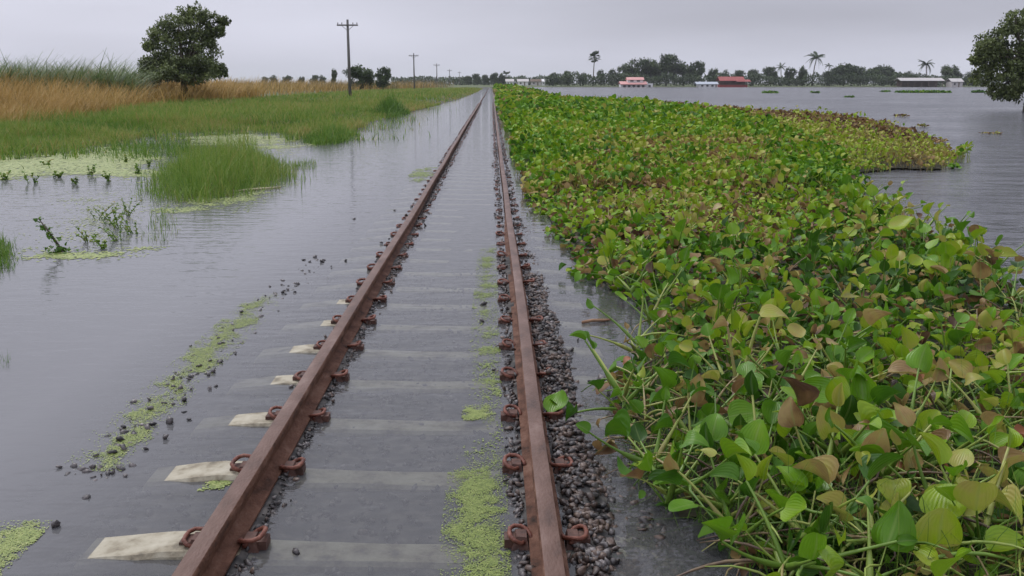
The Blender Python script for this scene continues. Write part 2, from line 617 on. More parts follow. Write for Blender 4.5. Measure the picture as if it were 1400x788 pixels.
def wnoise(scale, stretch, detail, rot=0.0):
    mp = N.new('ShaderNodeMapping')
    mp.inputs['Scale'].default_value = stretch
    mp.inputs['Rotation'].default_value = (0, 0, rot)
    L.new(g.outputs['Position'], mp.inputs['Vector'])
    n = N.new('ShaderNodeTexNoise')
    n.inputs['Scale'].default_value = scale
    n.inputs['Detail'].default_value = detail
    n.inputs['Roughness'].default_value = 0.55
    L.new(mp.outputs[0], n.inputs['Vector'])
    return n.outputs['Fac']


calm = wnoise(5.0, (0.55, 1.3, 1), 3, R(8))
wave = wnoise(1.6, (0.45, 1.1, 1), 5, R(20))
patch = wnoise(0.16, (0.5, 1.4, 1), 2)
hm = N.new('ShaderNodeMath')
hm.operation = 'MULTIPLY'
L.new(calm, hm.inputs[0])
hm.inputs[1].default_value = 0.009
pm = N.new('ShaderNodeMapRange')
pm.inputs['From Min'].default_value = 0.35
pm.inputs['From Max'].default_value = 0.65
pm.inputs['To Min'].default_value = 0.5
pm.inputs['To Max'].default_value = 1.1
L.new(patch, pm.inputs['Value'])
hw = N.new('ShaderNodeMath')
hw.operation = 'MULTIPLY'
L.new(wave, hw.inputs[0])
L.new(wind.outputs[0], hw.inputs[1])
hw2 = N.new('ShaderNodeMath')
hw2.operation = 'MULTIPLY'
L.new(hw.outputs[0], hw2.inputs[0])
L.new(pm.outputs[0], hw2.inputs[1])
hw3 = N.new('ShaderNodeMath')
hw3.operation = 'MULTIPLY'
L.new(hw2.outputs[0], hw3.inputs[0])
hw3.inputs[1].default_value = 0.30
hs = N.new('ShaderNodeMath')
hs.operation = 'ADD'
L.new(hm.outputs[0], hs.inputs[0])
L.new(hw3.outputs[0], hs.inputs[1])
bp = N.new('ShaderNodeBump')
bp.inputs['Strength'].default_value = 1.0
bp.inputs['Distance'].default_value = 1.0
L.new(hs.outputs[0], bp.inputs['Height'])
fr = N.new('ShaderNodeFresnel')
fr.inputs['IOR'].default_value = 1.33
L.new(bp.outputs[0], fr.inputs['Normal'])
gl = N.new('ShaderNodeBsdfGlossy')
gr = N.new('ShaderNodeMapRange')
gr.inputs['To Min'].default_value = 0.03
gr.inputs['To Max'].default_value = 0.16
L.new(wind.outputs[0], gr.inputs['Value'])
L.new(gr.outputs[0], gl.inputs['Roughness'])
L.new(bp.outputs[0], gl.inputs['Normal'])
tr = N.new('ShaderNodeBsdfTransparent')
tr.inputs['Color'].default_value = (0.80, 0.83, 0.80, 1)
df = N.new('ShaderNodeBsdfDiffuse')
dm = N.new('ShaderNodeMix')           # silt tone, open lake darkened in colour for its waves and depth
dm.data_type = 'RGBA'
dm.inputs['A'].default_value = (0.190, 0.190, 0.193, 1)
dm.inputs['B'].default_value = (0.110, 0.112, 0.122, 1)
L.new(wind.outputs[0], dm.inputs['Factor'])
L.new(dm.outputs['Result'], df.inputs['Color'])
ms1 = N.new('ShaderNodeMixShader')
mk = N.new('ShaderNodeMapRange')      # the flood is clearer over the shallow track bed than out in the field
nx1 = N.new('ShaderNodeMath')
nx1.operation = 'MULTIPLY'
nx1.inputs[1].default_value = -1.0
L.new(sp.outputs['X'], nx1.inputs[0])
nx2 = N.new('ShaderNodeMath')
nx2.operation = 'SUBTRACT'
nx2.inputs[1].default_value = 0.55
L.new(sp.outputs['X'], nx2.inputs[0])
ax = N.new('ShaderNodeMath')
ax.operation = 'MAXIMUM'
L.new(nx1.outputs[0], ax.inputs[0])
L.new(nx2.outputs[0], ax.inputs[1])
mk.inputs['From Min'].default_value = 0.7
mk.inputs['From Max'].default_value = 1.8
mk.inputs['To Min'].default_value = 0.36
mk.inputs['To Max'].default_value = 0.85
L.new(ax.outputs[0], mk.inputs['Value'])
L.new(mk.outputs[0], ms1.inputs['Fac'])
L.new(tr.outputs[0], ms1.inputs[1])
L.new(df.outputs[0], ms1.inputs[2])
ms2 = N.new('ShaderNodeMixShader')
L.new(fr.outputs[0], ms2.inputs['Fac'])
L.new(ms1.outputs[0], ms2.inputs[1])
L.new(gl.outputs[0], ms2.inputs[2])
L.new(ms2.outputs[0], out.inputs['Surface'])
S = 5000
put('water', build_mesh('water', [(-S, -40, 0), (S, -40, 0), (S, 8000, 0), (-S, 8000, 0)], [(0, 1, 2, 3)], mw), kind='structure', label='grey flood water over the track and the fields')

# ---------------------------------------------------------------- railway
RX = 0.5325
RB = 0.014                                    # rail foot above the water at the camera


def rail_mesh(sx_):
    prof = [(-.058, 0), (.058, 0), (.058, .008), (.020, .019), (.0075, .028), (.0075, .077), (.022, .084), (.033, .089),
            (.0335, .107), (.029, .113), (.018, .1152), (-.018, .1152), (-.029, .113), (-.0335, .107), (-.033, .089), (-.022, .084), (-.0075, .077), (-.0075, .028), (-.020, .019), (-.058, .008)]
    ys = list(np.arange(-1.5, 14, 0.25)) + list(np.arange(14, 60, 1.0)) + list(np.arange(60, 480, 8.0))
    n = len(prof)
    V, Fc = [], []
    for i, y in enumerate(ys):
        wob = 0.004 * math.sin(y * 0.9 + sx_ * 2) + 0.010 * math.sin(y * 0.11 + 1) * min(1, y / 30)
        for (a, z) in prof:
            V.append((sx_ * RX + a + wob, y, RB + z + float(track_z(y)) + 0.003 * math.sin(y * 0.7 + sx_)))
        if i:
            for k in range(n):
                k2 = (k + 1) % n
                Fc.append(((i - 1) * n + k, i * n + k, i * n + k2, (i - 1) * n + k2))
    Fc.append(tuple(range(n)))
    Fc.append(tuple(range(len(V) - 1, len(V) - n - 1, -1)))
    me = build_mesh('rail', V, Fc, M_rail, True)
    me.set_sharp_from_angle(angle=R(40))
    me.materials.append(M_railtop)
    np_ = len(me.polygons)
    mi = np.zeros(np_, np.int32)
    k_ = np.arange(np_ - 2) % n
    mi[:np_ - 2][(k_ >= 9) & (k_ <= 11)] = 1
    me.polygons.foreach_set('material_index', mi)
    return me


put('rail', rail_mesh(-1), label='rusty steel rail running past the dry pale sleeper ends', cat='rail')
put('rail', rail_mesh(1), label='rusty steel rail lined with dark gravel beside the floating plants', cat='rail')


def clip_mesh(n=8, seg=1):
    pts = [(0.026, -0.052, 0.022), (0.026, 0.0, 0.022), (0.027, 0.045, 0.023), (0.040, 0.068, 0.030), (0.066, 0.066, 0.042), (0.084, 0.040, 0.050),
           (0.088, 0.0, 0.050), (0.084, -0.040, 0.050), (0.064, -0.064, 0.050), (0.034, -0.062, 0.048), (0.010, -0.046, 0.040), (-0.004, -0.020, 0.027), (-0.008, 0.010, 0.021)]
    m = MB()
    m.tube(pts[::seg] if seg == 1 else pts[::seg] + [pts[-1]], 0.0098, n)
    return m.mesh('clip', M_clip, True)


def shoulder_mesh():
    m = MB()
    m.add([(0.002, -0.045, -0.01), (0.062, -0.045, -0.01), (0.062, 0.045, -0.01), (0.002, 0.045, -0.01),
           (0.010, -0.030, 0.030), (0.046, -0.026, 0.032), (0.044, 0.026, 0.031), (0.010, 0.030, 0.030)],
          [(0, 3, 2, 1), (4, 5, 6, 7), (0, 1, 5, 4), (1, 2, 6, 5), (2, 3, 7, 6), (3, 0, 4, 7)])
    m.box(0.048, 0.084, -0.030, 0.030, -0.008, 0.022)
    return m.mesh('shoulder', M_iron)


CLIP_HI, CLIP_LO, SHOULDER = clip_mesh(8), clip_mesh(5, 2), shoulder_mesh()


def sleeper_mesh(seed):
    """prestressed sleeper: high at the rail seats, dipping to the middle and the ends"""
    rs = random.Random(seed)
    xs = [-1.0, -0.985, -0.92, -0.80, -0.72, -0.60, -0.50, -0.42, -0.30, -0.2, 0, 0.2, 0.30, 0.42, 0.50, 0.60, 0.72, 0.80, 0.92, 0.985, 1.0]
    V, Fc = [], []
    for x in xs:
        a = abs(x)
        top = 0.010 if 0.50 < a < 0.72 else ((0.010 - 0.030 * (0.50 - a) / 0.08 if a > 0.42 else -0.020 - 0.010 * (0.42 - a) / 0.42) if a <= 0.5 else 0.010 - 0.030 * (a - 0.72) / 0.28)
        if a > 0.99:
            top -= 0.02
        top += rs.uniform(-0.002, 0.002)
        if x > 0:
            top -= 0.008
        w = 0.076 + (0.010 if a > 0.4 else 0) + rs.uniform(-0.004, 0.004)
        V += [(x, -w - 0.03, -0.17), (x, -w, top - 0.014), (x, -w + 0.012, top), (x, w - 0.012, top), (x, w, top - 0.014), (x, w + 0.03, -0.17)]
    for i in range(len(xs) - 1):
        for k in range(5):
            p = i * 6 + k
            Fc.append((p, p + 6, p + 7, p + 1))
        Fc.append((i * 6 + 5, i * 6 + 11, i * 6 + 6, i * 6))
    Fc.append((0, 1, 2, 3, 4, 5))
    Fc.append(tuple(range(len(V) - 1, len(V) - 7, -1)))
    return build_mesh('sleeper', V, Fc, M_conc)


SLEEPERS = [sleeper_mesh(i) for i in range(5)]
y0 = 2.925 - 0.6 * 3
for i in range(125):
    y = y0 + 0.6 * i + random.uniform(-0.012, 0.012)
    if y < 2.0:
        continue
    dry = 2.5 < y < 8.2
    tz = float(track_z(y))
    lab = 'pale concrete sleeper whose dry outer end stands above the flood' if dry else ('concrete sleeper drowned just below the water, rusty clips gripping the rails' if y < 30 else 'distant drowned sleeper with clips along the narrowing rails')
    grp = 'sleepers with dry ends' if dry else ('drowned sleepers' if y < 30 else 'distant sleepers')
    t = thing('sleeper', (0, y, tz), lab, 'sleeper', grp, rz=random.uniform(-0.006, 0.006))
    put('beam', SLEEPERS[i % 5], t, Matrix.Rotation(0.013 if abs(y - 2.925) < 0.2 else (0.014 if abs(y - 3.525) < 0.2 else random.uniform(-0.004, 0.006)), 4, 'Y'))
    for sgn in (-1, 1):
        for side in (-1, 1):
            ex = sgn * RX + side * 0.058
            rz = 0 if side > 0 else math.pi
            if random.random() < 0.03:
                continue
            M = Matrix.Translation((ex, 0, 0.004 + random.uniform(-.002, .002))) @ Matrix.Rotation(rz + random.uniform(-0.12, 0.12), 4, 'Z') @ Matrix.Rotation(random.uniform(-.1, .16), 4, 'Y') @ Matrix.Scale(random.uniform(0.70, 0.90), 4)
            put('clip', CLIP_HI if y < 11 else CLIP_LO, t, M)
            if y < 25:
                put('shoulder', SHOULDER, t, Matrix.Translation((ex, 0, 0.006)) @ Matrix.Rotation(rz, 4, 'Z'))

# ---------------------------------------------------------------- ballast stones
import bmesh


def stone_template(seed, sub=1):
    bm = bmesh.new()
    bmesh.ops.create_icosphere(bm, subdivisions=sub, radius=1.0)
    rs = np.random.default_rng(seed)
    V = np.array([v.co for v in bm.verts])
    for _ in range(7):
        d = rs.normal(size=3)
        d /= np.linalg.norm(d)
        c = rs.uniform(0.28, 0.62)
        t = V @ d
        V = V - np.outer(np.maximum(t - c, 0), d)
    V *= rs.uniform(0.92, 1.08, (len(V), 1)) * np.array([1.0, rs.uniform(.65, .95), rs.uniform(.5, .8)])
    Fc = np.array([[v.index for v in f.verts] for f in bm.faces])
    bm.free()
    return V, Fc


ST_LO = [stone_template(i, 1) for i in range(8)]
ST_HI = [stone_template(40 + i, 2) for i in range(8)]
ST_ME = [build_mesh('ballast_stone', *t, M_stone) for t in ST_HI] + [build_mesh('ballast_stone', *t, M_rstone) for t in ST_HI]
pts = []


def add_stones(x, y, size, sink, rust):
    z = ground_z(x, y)
    for a in zip(x, y, z, size, sink, rust):
        pts.append(a)


def band(n, x0, x1, ya, yb, s0, s1, rust, sink=0.3, bias=1.6, dens=None):
    y = ya + (yb - ya) * rng.random(n) ** bias
    x = rng.uniform(x0, x1, n)
    s = rng.uniform(s0, s1, n) ** 1.0
    keep = np.ones(n, bool) if dens is None else rng.random(n) < dens(x, y)
    # nothing lies inside a rail
    keep &= np.abs(np.abs(x) - RX) > 0.07 + s * 0.3
    add_stones(x[keep], y[keep], s[keep], np.full(keep.sum(), sink), (rng.random(n) < rust)[keep])


band(5200, 0.58, 0.96, 1.9, 8.5, 0.007, 0.032, 0.68, dens=lambda x, y: np.clip(1.3 - (x - 0.6) * 1.9 - sstep(5, 9, y) * 0.4, 0.05, 1))
band(2600, 0.80, 1.6, 1.9, 4.4, 0.006, 0.034, 0.12, dens=lambda x, y: 0.9 - 0.5 * sstep(3, 4.2, y))
band(1500, 0.36, 0.50, 1.9, 9, 0.009, 0.024, 0.25)
band(1500, -0.52, -0.41, 1.9, 9, 0.008, 0.020, 0.25)
band(2600, 0.60, 0.80, 6, 36, 0.012, 0.032, 0.7, bias=1.5)
band(1500, 0.38, 0.48, 8, 36, 0.012, 0.028, 0.6, bias=1.5)
band(1500, -0.48, -0.38, 7, 36, 0.012, 0.026, 0.6, bias=1.5)
band(700, -0.68, -0.60, 7, 34, 0.010, 0.024, 0.6, bias=1.5)
band(4200, -1.15, 1.2, 1.9, 8, 0.010, 0.028, 0.05, sink=0.2, bias=1.4)
# dirt and stones packed round every clip
crust = []
for cx, side, dens_ in ((-RX, 1, 34), (-RX, -1, 9), (RX, -1, 32), (RX, 1, 34)):
    y = 2.0
    while y < 75:
        dn = dens_ * (1.0 if y < 10 else (1.3 if y < 25 else 0.8)) * (0.5 if (cx < 0 and side < 0 and y < 8.5) else 1)
        y += random.expovariate(dn)
        ph = abs(((y - y0) / 0.6 + 0.5) % 1 - 0.5)          # 0 at a clip, 0.5 midway
        top = 0.018 - 0.030 * ph * (1 if (cx < 0 and y < 9) else 0.5)
        crust.append((cx + side * (0.062 + abs(random.gauss(0, 0.035))), y, random.uniform(-0.012, top + 0.006) + 0.4 * float(track_z(y)), random.uniform(0.011, 0.027) * (1 if y < 10 else 1.35)))
crust = np.array(crust)
# the row of shoulder stones that breaks the surface among the duckweed
row = np.array([P(*q)[:2] for q in [(120, 655), (140, 635), (185, 590), (232, 545), (275, 500), (318, 452), (360, 415), (400, 390), (440, 354)]])
n = 190
k = rng.random(n) * (len(row) - 1)
ki = np.minimum(k.astype(int), len(row) - 2)
kf = k - ki
c = row[ki] * (1 - kf)[:, None] + row[ki + 1] * kf[:, None]
c[:, 0] += rng.normal(0.02, 0.075, n)
c[:, 1] += rng.normal(0, 0.03, n)
s = rng.uniform(0.010, 0.030, n)
rowz = rng.uniform(-0.008, 0.010, n)
P_ = np.array(pts)
X, Y, Zg, Sz, Sk, Ru = P_.T
Zs = Zg + Sz * (1 - 2 * Sk) * 0.5
X = np.concatenate([X, c[:, 0], crust[:, 0]])
Y = np.concatenate([Y, c[:, 1], crust[:, 1]])
Zs = np.concatenate([Zs, rowz - s * 0.15, crust[:, 2]])
Sz = np.concatenate([Sz, s, crust[:, 3]])
Ru = np.concatenate([Ru, np.zeros(n), rng.random(len(crust)) < 0.45])
extra = [(820, 520, 0.045), (806, 522, 0.02), (780, 480, 0.03), (430, 352, 0.035), (415, 356, 0.03), (442, 356, 0.03), (485, 300, 0.03), (540, 288, 0.02), (390, 585, 0.02), (405, 755, 0.025), (660, 417, 0.035), (660, 440, 0.03), (75, 720, 0.03), (118, 680, 0.025), (230, 578, 0.04), (790, 466, 0.02), (845, 520, .025)]
for (a, b_, s_) in extra:
    q = P(a, b_)
    X, Y, Zs = np.append(X, q[0]), np.append(Y, q[1]), np.append(Zs, 0.004)
    Sz, Ru = np.append(Sz, s_), np.append(Ru, 0)
show = np.where(Zs + Sz * 0.5 > 0.0, Sz / np.maximum(Y, 1.5), 0) * (Y > 2.2)
order = np.argsort(-show)
big, rest = order[:290], order[290:]
for i in big:
    M = Matrix.Translation((X[i], Y[i], Zs[i])) @ Euler((random.uniform(-.5, .5), random.uniform(-.5, .5), random.uniform(0, 6.3))).to_matrix().to_4x4() @ Matrix.Scale(float(Sz[i]), 4)
    put('ballast_stone', ST_ME[random.randrange(8) + (8 if Ru[i] else 0)], ground, M)
for flag, mt in ((0, M_stone), (1, M_rstone)):
    sel = rest[Ru[rest] == flag]
    nn = len(sel)
    Mx = rot_z(rng.uniform(0, 6.3, nn)) @ rot_x(rng.normal(0, .4, nn)) @ rot_y(rng.normal(0, .4, nn)) * Sz[sel][:, None, None]
    put('ballast', scatter('ballast', ST_LO, rng.integers(0, 8, nn), Mx, np.stack([X[sel], Y[sel], Zs[sel]], -1), mt, smooth=False), ground, kind='stuff')


# ---------------------------------------------------------------- water hyacinth
def blade_template(rows, cols, cup, curl, wid, twist=0.0, wav=0.0, pt=0.8, fold=0.0, base=0.0):
    V, A = [], []
    for i in range(rows + 1):
        u = i / rows
        w = wid * 0.5 * (max(math.sin(math.pi * min(1, (u * 0.96 + 0.02)) ** 0.72), 0)) ** (0.62 if u < 0.4 else 0.62 + (pt - 0.62) * (u - 0.4) / 0.6)
        for j in range(cols + 1):
            v = -1 + 2 * j / cols
            a = curl * u
            x = v * w
            y = (u - (0.10 * v * v if u < 0.2 else 0)) if curl == 0 else math.sin(a) / curl
            z = (0 if curl == 0 else (1 - math.cos(a)) / curl * -1) + cup * v * v * w + fold * abs(v) * w + wav * math.sin(u * 7 + v * 2 + base) * abs(v) * 0.5
            x2 = x * math.cos(twist * u) - z * math.sin(twist * u) * 0.3
            V.append((x2, y, z + x * math.sin(twist * u)))
            A.append(v)
    Fc = []
    n = cols + 1
    for i in range(rows):
        for j in range(cols):
            p = i * n + j
            Fc += [(p, p + 1, p + n + 1), (p, p + n + 1, p + n)]
    return np.array(V), np.array(Fc), {'across': np.array(A)}


BL = [blade_template(7, 6, 0.50, 0.5, 0.95, 0.1, 0.05, 0.6), blade_template(7, 6, 0.35, 1.1, 0.92, 0.35, 0.07, 0.7), blade_template(7, 6, 0.9, 0.35, 0.76, -0.4, 0.07, 0.7),
      blade_template(7, 6, 0.35, -0.5, 0.84, 0.25, 0.09, 0.6), blade_template(7, 6, 0.25, 1.9, 0.72, 0.8, 0.12, 1.0), blade_template(7, 6, 1.6, 0.9, 0.62, -0.6, 0.14, 1.1),
      blade_template(7, 6, 0.16, 0.25, 1.05, 0.15, 0.04, 0.62), blade_template(7, 6, 0.1, 0.5, 0.8, 0.3, 0.05, 0.7, 0.9), blade_template(7, 6, 0.2, 0.9, 0.62, -0.5, 0.06, 0.9, 1.5, 2.0),
      blade_template(7, 6, -0.5, -0.8, 0.9, 0.3, 0.10, 0.65, 0.0, 1.0), blade_template(7, 6, 2.4, 0.6, 0.5, 0.9, 0.10, 0.9, 0.0, 3.0), blade_template(7, 6, 0.3, 0.2, 0.66, -0.2, 0.16, 0.8, 0.3, 4.0)]
BM = [blade_template(4, 2, 0.5, 0.5, 0.9, 0, 0, .62), blade_template(4, 2, 0.3, 0.9, 1.0, 0.2, 0, .65), blade_template(4, 2, 1.3, 0.4, 0.66, -0.4, 0.05)]
TINTS = [0.10, 0.2, 0.30, 0.38, 0.46, 0.54, 0.61, 0.68, 0.76, 0.84, 0.90, 0.97]
BLADE = {}


def blade_mesh(si, tint):
    k = int(np.argmin([abs(tint - t) for t in TINTS]))
    if (si, k) not in BLADE:
        V, Fc, A = BL[si]
        BLADE[(si, k)] = build_mesh('leaf', V, Fc, M_hy, True, {'across': A['across'], 'tint': np.full(len(V), TINTS[k])})
    return BLADE[(si, k)]


def stalk_path(a0, b, n=6):
    p, q = [(0.0, 0.0, 0.0)], a0
    for i in range(n):
        q = a0 + b * (i + 0.5) / n
        x, y, z = p[-1]
        p.append((0, y + math.sin(q) / n, z + math.cos(q) / n))
    return p, a0 + b


STALK = {}


def stalk_mesh(ai, bi, tint, fat):
    key = (ai, bi, tint, fat)
    if key not in STALK:
        p, _ = stalk_path(ai * 0.2, bi * 0.3)
        m = MB()
        rad = [0.022, 0.032 * fat, 0.029 * fat, 0.021, 0.017, 0.015, 0.013]
        m.tube(p, rad, 6, False)
        STALK[key] = build_mesh('stalk', m.V, m.F, M_stalk, True, {'tint': np.full(len(m.V), tint)})
    return STALK[key]


def leaf_on(t, yaw, ai, bi, length, size, tint, stint, si, extra=0.0, roll=0.0, base=(0, 0, 0), fat=1.0):
    """a stalk and the leaf at its end, both parts of plant t"""
    Mz = Matrix.Translation(base) @ Matrix.Rotation(yaw, 4, 'Z')
    put('stalk', stalk_mesh(ai, bi, stint, fat), t, Mz @ Matrix.Scale(length, 4))
    p, ae = stalk_path(ai * 0.2, bi * 0.3)
    e = Vector(p[-1]) * length
    a = ae + extra                              # angle of the blade from upright
    M = Mz @ Matrix.Translation(e) @ Matrix.Rotation(math.pi / 2 - a, 4, 'X') @ Matrix.Rotation(roll, 4, 'Y') @ Matrix.Scale(size, 4)
    put('leaf', blade_mesh(si, tint), t, M)


mat_px = [((1040, 830), 0), ((985, 742), 0), ((900, 700), 0), ((862, 650), 0), ((850, 580), 0), ((856, 510), 0), ((872, 462), 0), ((905, 430), 0),
          ((845, 405), 0), ((795, 380), 0), ((770, 340), 0), ((742, 300), 0), ((724, 260), 0), ((709, 220), 0), ((697, 185), 0), ((689, 160), 0), ((682, 136), 0), ((678, 126), 0),
          ((680, 121.0), 0.3), ((705, 121.5), 0.3), ((735, 127), 0.3), ((760, 134), .3), ((820, 138), 0.3), ((880, 139), 0.3), ((960, 146), 0.3), ((1030, 151), 0.25), ((1110, 154), 0.25), ((1190, 162), 0.25), ((1250, 178), 0.22), ((1296, 196), 0.2),
          ((1300, 214), 0.1), ((1288, 234), 0), ((1225, 233), 0), ((1168, 240), 0), ((1172, 258), 0.1), ((1215, 272), 0.15), ((1275, 300), 0.2), ((1345, 330), 0.2), ((1385, 372), 0.2), ((1440, 430), 0.2), ((1560, 560), 0.2), ((1750, 830), 0.1)]
MAT = np.array([P(q[0], q[1], z)[:2] for q, z in mat_px])
tongue = np.array([P(q[0], q[1], z)[:2] for q, z in [((1020, 148), .25), ((1110, 152), .25), ((1190, 160), .25), ((1250, 176), .22), ((1310, 194), .2), ((1310, 240), 0), ((1160, 242), 0), ((1140, 205), 0.1), ((1070, 180), .2)]])
darkback = np.array([P(q[0], q[1], z)[:2] for q, z in [((860, 136), .3), ((1010, 144), .25), ((1190, 156), .25), ((1262, 174), .22), ((1300, 192), .2), ((1262, 196), .2), ((1200, 188), .2), ((1110, 172), .2), ((1000, 158), .2)]])
brownA = np.array([P(q[0], q[1], 0.2)[:2] for q in [(770, 230), (830, 225), (900, 262), (930, 275), (1010, 262), (1120, 300), (1110, 345), (1010, 320), (900, 305), (830, 290)]])
greyA = np.array([P(q[0], q[1], 0.1)[:2] for q in [(850, 640), (880, 550), (960, 505), (1100, 480), (1330, 550), (1420, 620), (1450, 700), (1420, 840), (1000, 840), (900, 700)]])


def tint_at(x, y, n):
    base = 0.47 + 0.46 * (noise2(x, y, 0.9, 40) - 0.5) + 0.35 * (noise2(x, y, 5.0, 44) - 0.5)
    t = base + rng.normal(0, 0.13, n)
    wp = 0.7 * sstep(0.54, 0.70, noise2(x, y, 1.7, 47)) + 0.05 + 0.55 * sstep(0.52, 0.66, noise2(x, y * 0.5, 3.4, 53)) * sstep(7, 12, y)
    t = np.where(rng.random(n) < wp, rng.uniform(0.72, 0.95, n), t)
    d = np.where(inside(brownA, x, y), edge_dist(brownA, x, y), 0)
    pr = 0.92 * sstep(0, 0.4, d) * sstep(0.25, 0.45, noise2(x, y, 1.0, 57))
    t = np.where(rng.random(n) < pr, rng.uniform(0.74, 0.97, n), t)
    tg = inside(tongue, x, y)
    t = np.where(tg, np.clip(0.76 + 0.13 * (noise2(x, y, 1.0, 50) - 0.5) * 2 + rng.normal(0, 0.08, n), 0.40, 1), t)
    db = inside(darkback, x, y)
    t = np.where(db & (rng.random(n) < 0.85), rng.uniform(0.86, 1.0, n), t)
    return np.clip(t, 0.02, 1.0)


# individual plants near the camera
cand = []
for _ in range(60000):
    px_, py_ = rng.uniform(830, 1460), rng.uniform(255, 860)
    q = P(px_, py_, 0)
    if q[1] < 1.9 or q[1] > 12:
        continue
    cand.append(q[:2])
cand = np.array(cand)
cand = cand[inside(MAT, cand[:, 0], cand[:, 1])]
taken = []
for q in cand:
    sp_ = 0.17 + 0.012 * q[1]
    if all((q[0] - w[0]) ** 2 + (q[1] - w[1]) ** 2 > sp_ * sp_ for w in taken):
        taken.append(q)
taken.sort(key=lambda w: w[1])
taken = np.array(taken)
PLANTS = taken[:285]
NEAR_Y = float(PLANTS[-1][1])
print('plants', len(taken), len(PLANTS), NEAR_Y)
edge = edge_dist(MAT, PLANTS[:, 0], PLANTS[:, 1])
in_grey = inside(greyA, PLANTS[:, 0], PLANTS[:, 1])
ptint = tint_at(PLANTS[:, 0], PLANTS[:, 1], len(PLANTS))
KIND = {
    'green': ('glossy green water hyacinth plant with broad upright leaves in the floating mat', 'green hyacinth plants'),
    'yellow': ('yellowing lime green water hyacinth plant among greener ones in the floating mat', 'yellowing hyacinth plants'),
    'sprawled': ('flattened water hyacinth plant with long pale stalks sprawling sideways', 'sprawling hyacinth plants'),
    'withered': ('withered brown water hyacinth plant with curled dead leaves', 'withered hyacinth plants'),
}
LOOKS = {'green': 'glossy green water hyacinth with upright leaves', 'yellow': 'yellowing lime green water hyacinth',
         'sprawled': 'flattened water hyacinth with long pale sprawling stalks', 'withered': 'withered brown water hyacinth with dead leaves'}


def zone_label(kind, x, y, e, g_):
    lake = edge_dist(MAT[34:], np.array([x]), np.array([y]), False)[0]
    track = edge_dist(MAT[:9], np.array([x]), np.array([y]), False)[0]
    if track < 0.28:
        z = 'at the mat edge facing the gravel' if y < 4.6 else 'at the mat edge facing the rail'
    elif lake < 0.45:
        z = 'at the mat edge facing the open lake'
    elif g_:
        z = 'in the trampled litter'
    elif inside(brownA, np.array([x]), np.array([y]))[0]:
        z = 'inside the brown patch of the mat'
    elif noise2(np.array([x]), np.array([y]), 1.7, 47)[0] > 0.56:
        z = 'beside withered brown leaves'
    else:
        z = 'in the dense middle of the mat'
    return LOOKS[kind] + ' ' + z, kind + ' hyacinths ' + z


for i, (x, y) in enumerate(PLANTS):
    tt = ptint[i]
    if tt > 0.80 or (in_grey[i] and random.random() < 0.16):
        kind = 'withered'
    elif (in_grey[i] and random.random() < 0.62) or (y < 4.4 and random.random() < 0.2) or edge[i] < 0.10:
        kind = 'sprawled'
    elif tt > 0.56:
        kind = 'yellow'
    else:
        kind = 'green'
    lx, gx_ = zone_label(kind, x, y, edge[i], in_grey[i])
    t = thing('water_hyacinth', (x, y, 0.0), lx, 'plant', gx_, rz=random.uniform(0, 6.28))
    nl = random.randint(7, 10)
    big = random.uniform(0.62, 1.22) * (1.0 if y > 3.6 else 1.12)
    for k in range(nl):
        yaw = 2 * math.pi * (k + random.uniform(-.3, .3)) / nl
        fat = random.uniform(0.9, 1.5)
        if kind in ('green', 'yellow'):
            tl = min(1, max(0.05, tt + random.gauss(0, 0.10)))
            if random.random() < 0.12:
                tl = random.uniform(0.62, 0.95)
            Ls = random.uniform(0.09, 0.25) * (1.0 + 0.02 * y) * big * (0.8 if y < 3.6 else 1)
            leaf_on(t, yaw, random.choice([0, 0, 1, 1, 2]), random.choice([0, 1, 2, 2]), Ls, random.uniform(0.065, 0.12) * big, tl, 0.35 if tl < .7 else 0.7,
                    random.choice([0, 0, 1, 2, 3, 6, 7, 7, 9, 11]), random.uniform(-0.5, 0.8), random.gauss(0, 0.5), (random.uniform(-.03, .03), random.uniform(-.03, .03), -0.01), round(fat, 1))
        elif kind == 'sprawled':
            tl = min(1, max(0.05, tt + random.gauss(0.03, 0.14)))
            if random.random() < 0.14:
                tl = random.uniform(0.7, 0.97)
            Ls = random.uniform(0.14, 0.33)
            leaf_on(t, yaw, random.choice([3, 4, 5, 6]), random.choice([0, 1, 1, -1]), Ls, random.uniform(0.055, 0.115) * big, tl, random.choice([0.3, 0.4, 0.55, 0.72]),
                    random.choice([0, 1, 2, 3, 4, 5, 6, 7, 8, 9, 10, 11]), random.uniform(-0.5, 0.5), random.gauss(0, 0.7), (0, 0, random.uniform(0.03, 0.10)), round(fat, 1))
        else:
            tl = random.uniform(0.80, 1.0) if random.random() < 0.75 else random.uniform(0.3, 0.75)
            Ls = random.uniform(0.10, 0.26)
            leaf_on(t, yaw, random.choice([2, 3, 4, 5, 6]), random.choice([1, 2, 3]), Ls, random.uniform(0.05, 0.09), tl, random.choice([0.72, 0.85, 0.95]),
                    random.choice([4, 4, 5, 8, 10, 10, 11]), random.uniform(0, 1.2), random.gauss(0, 0.6), (0, 0, random.uniform(0.02, 0.08)), 0.9)

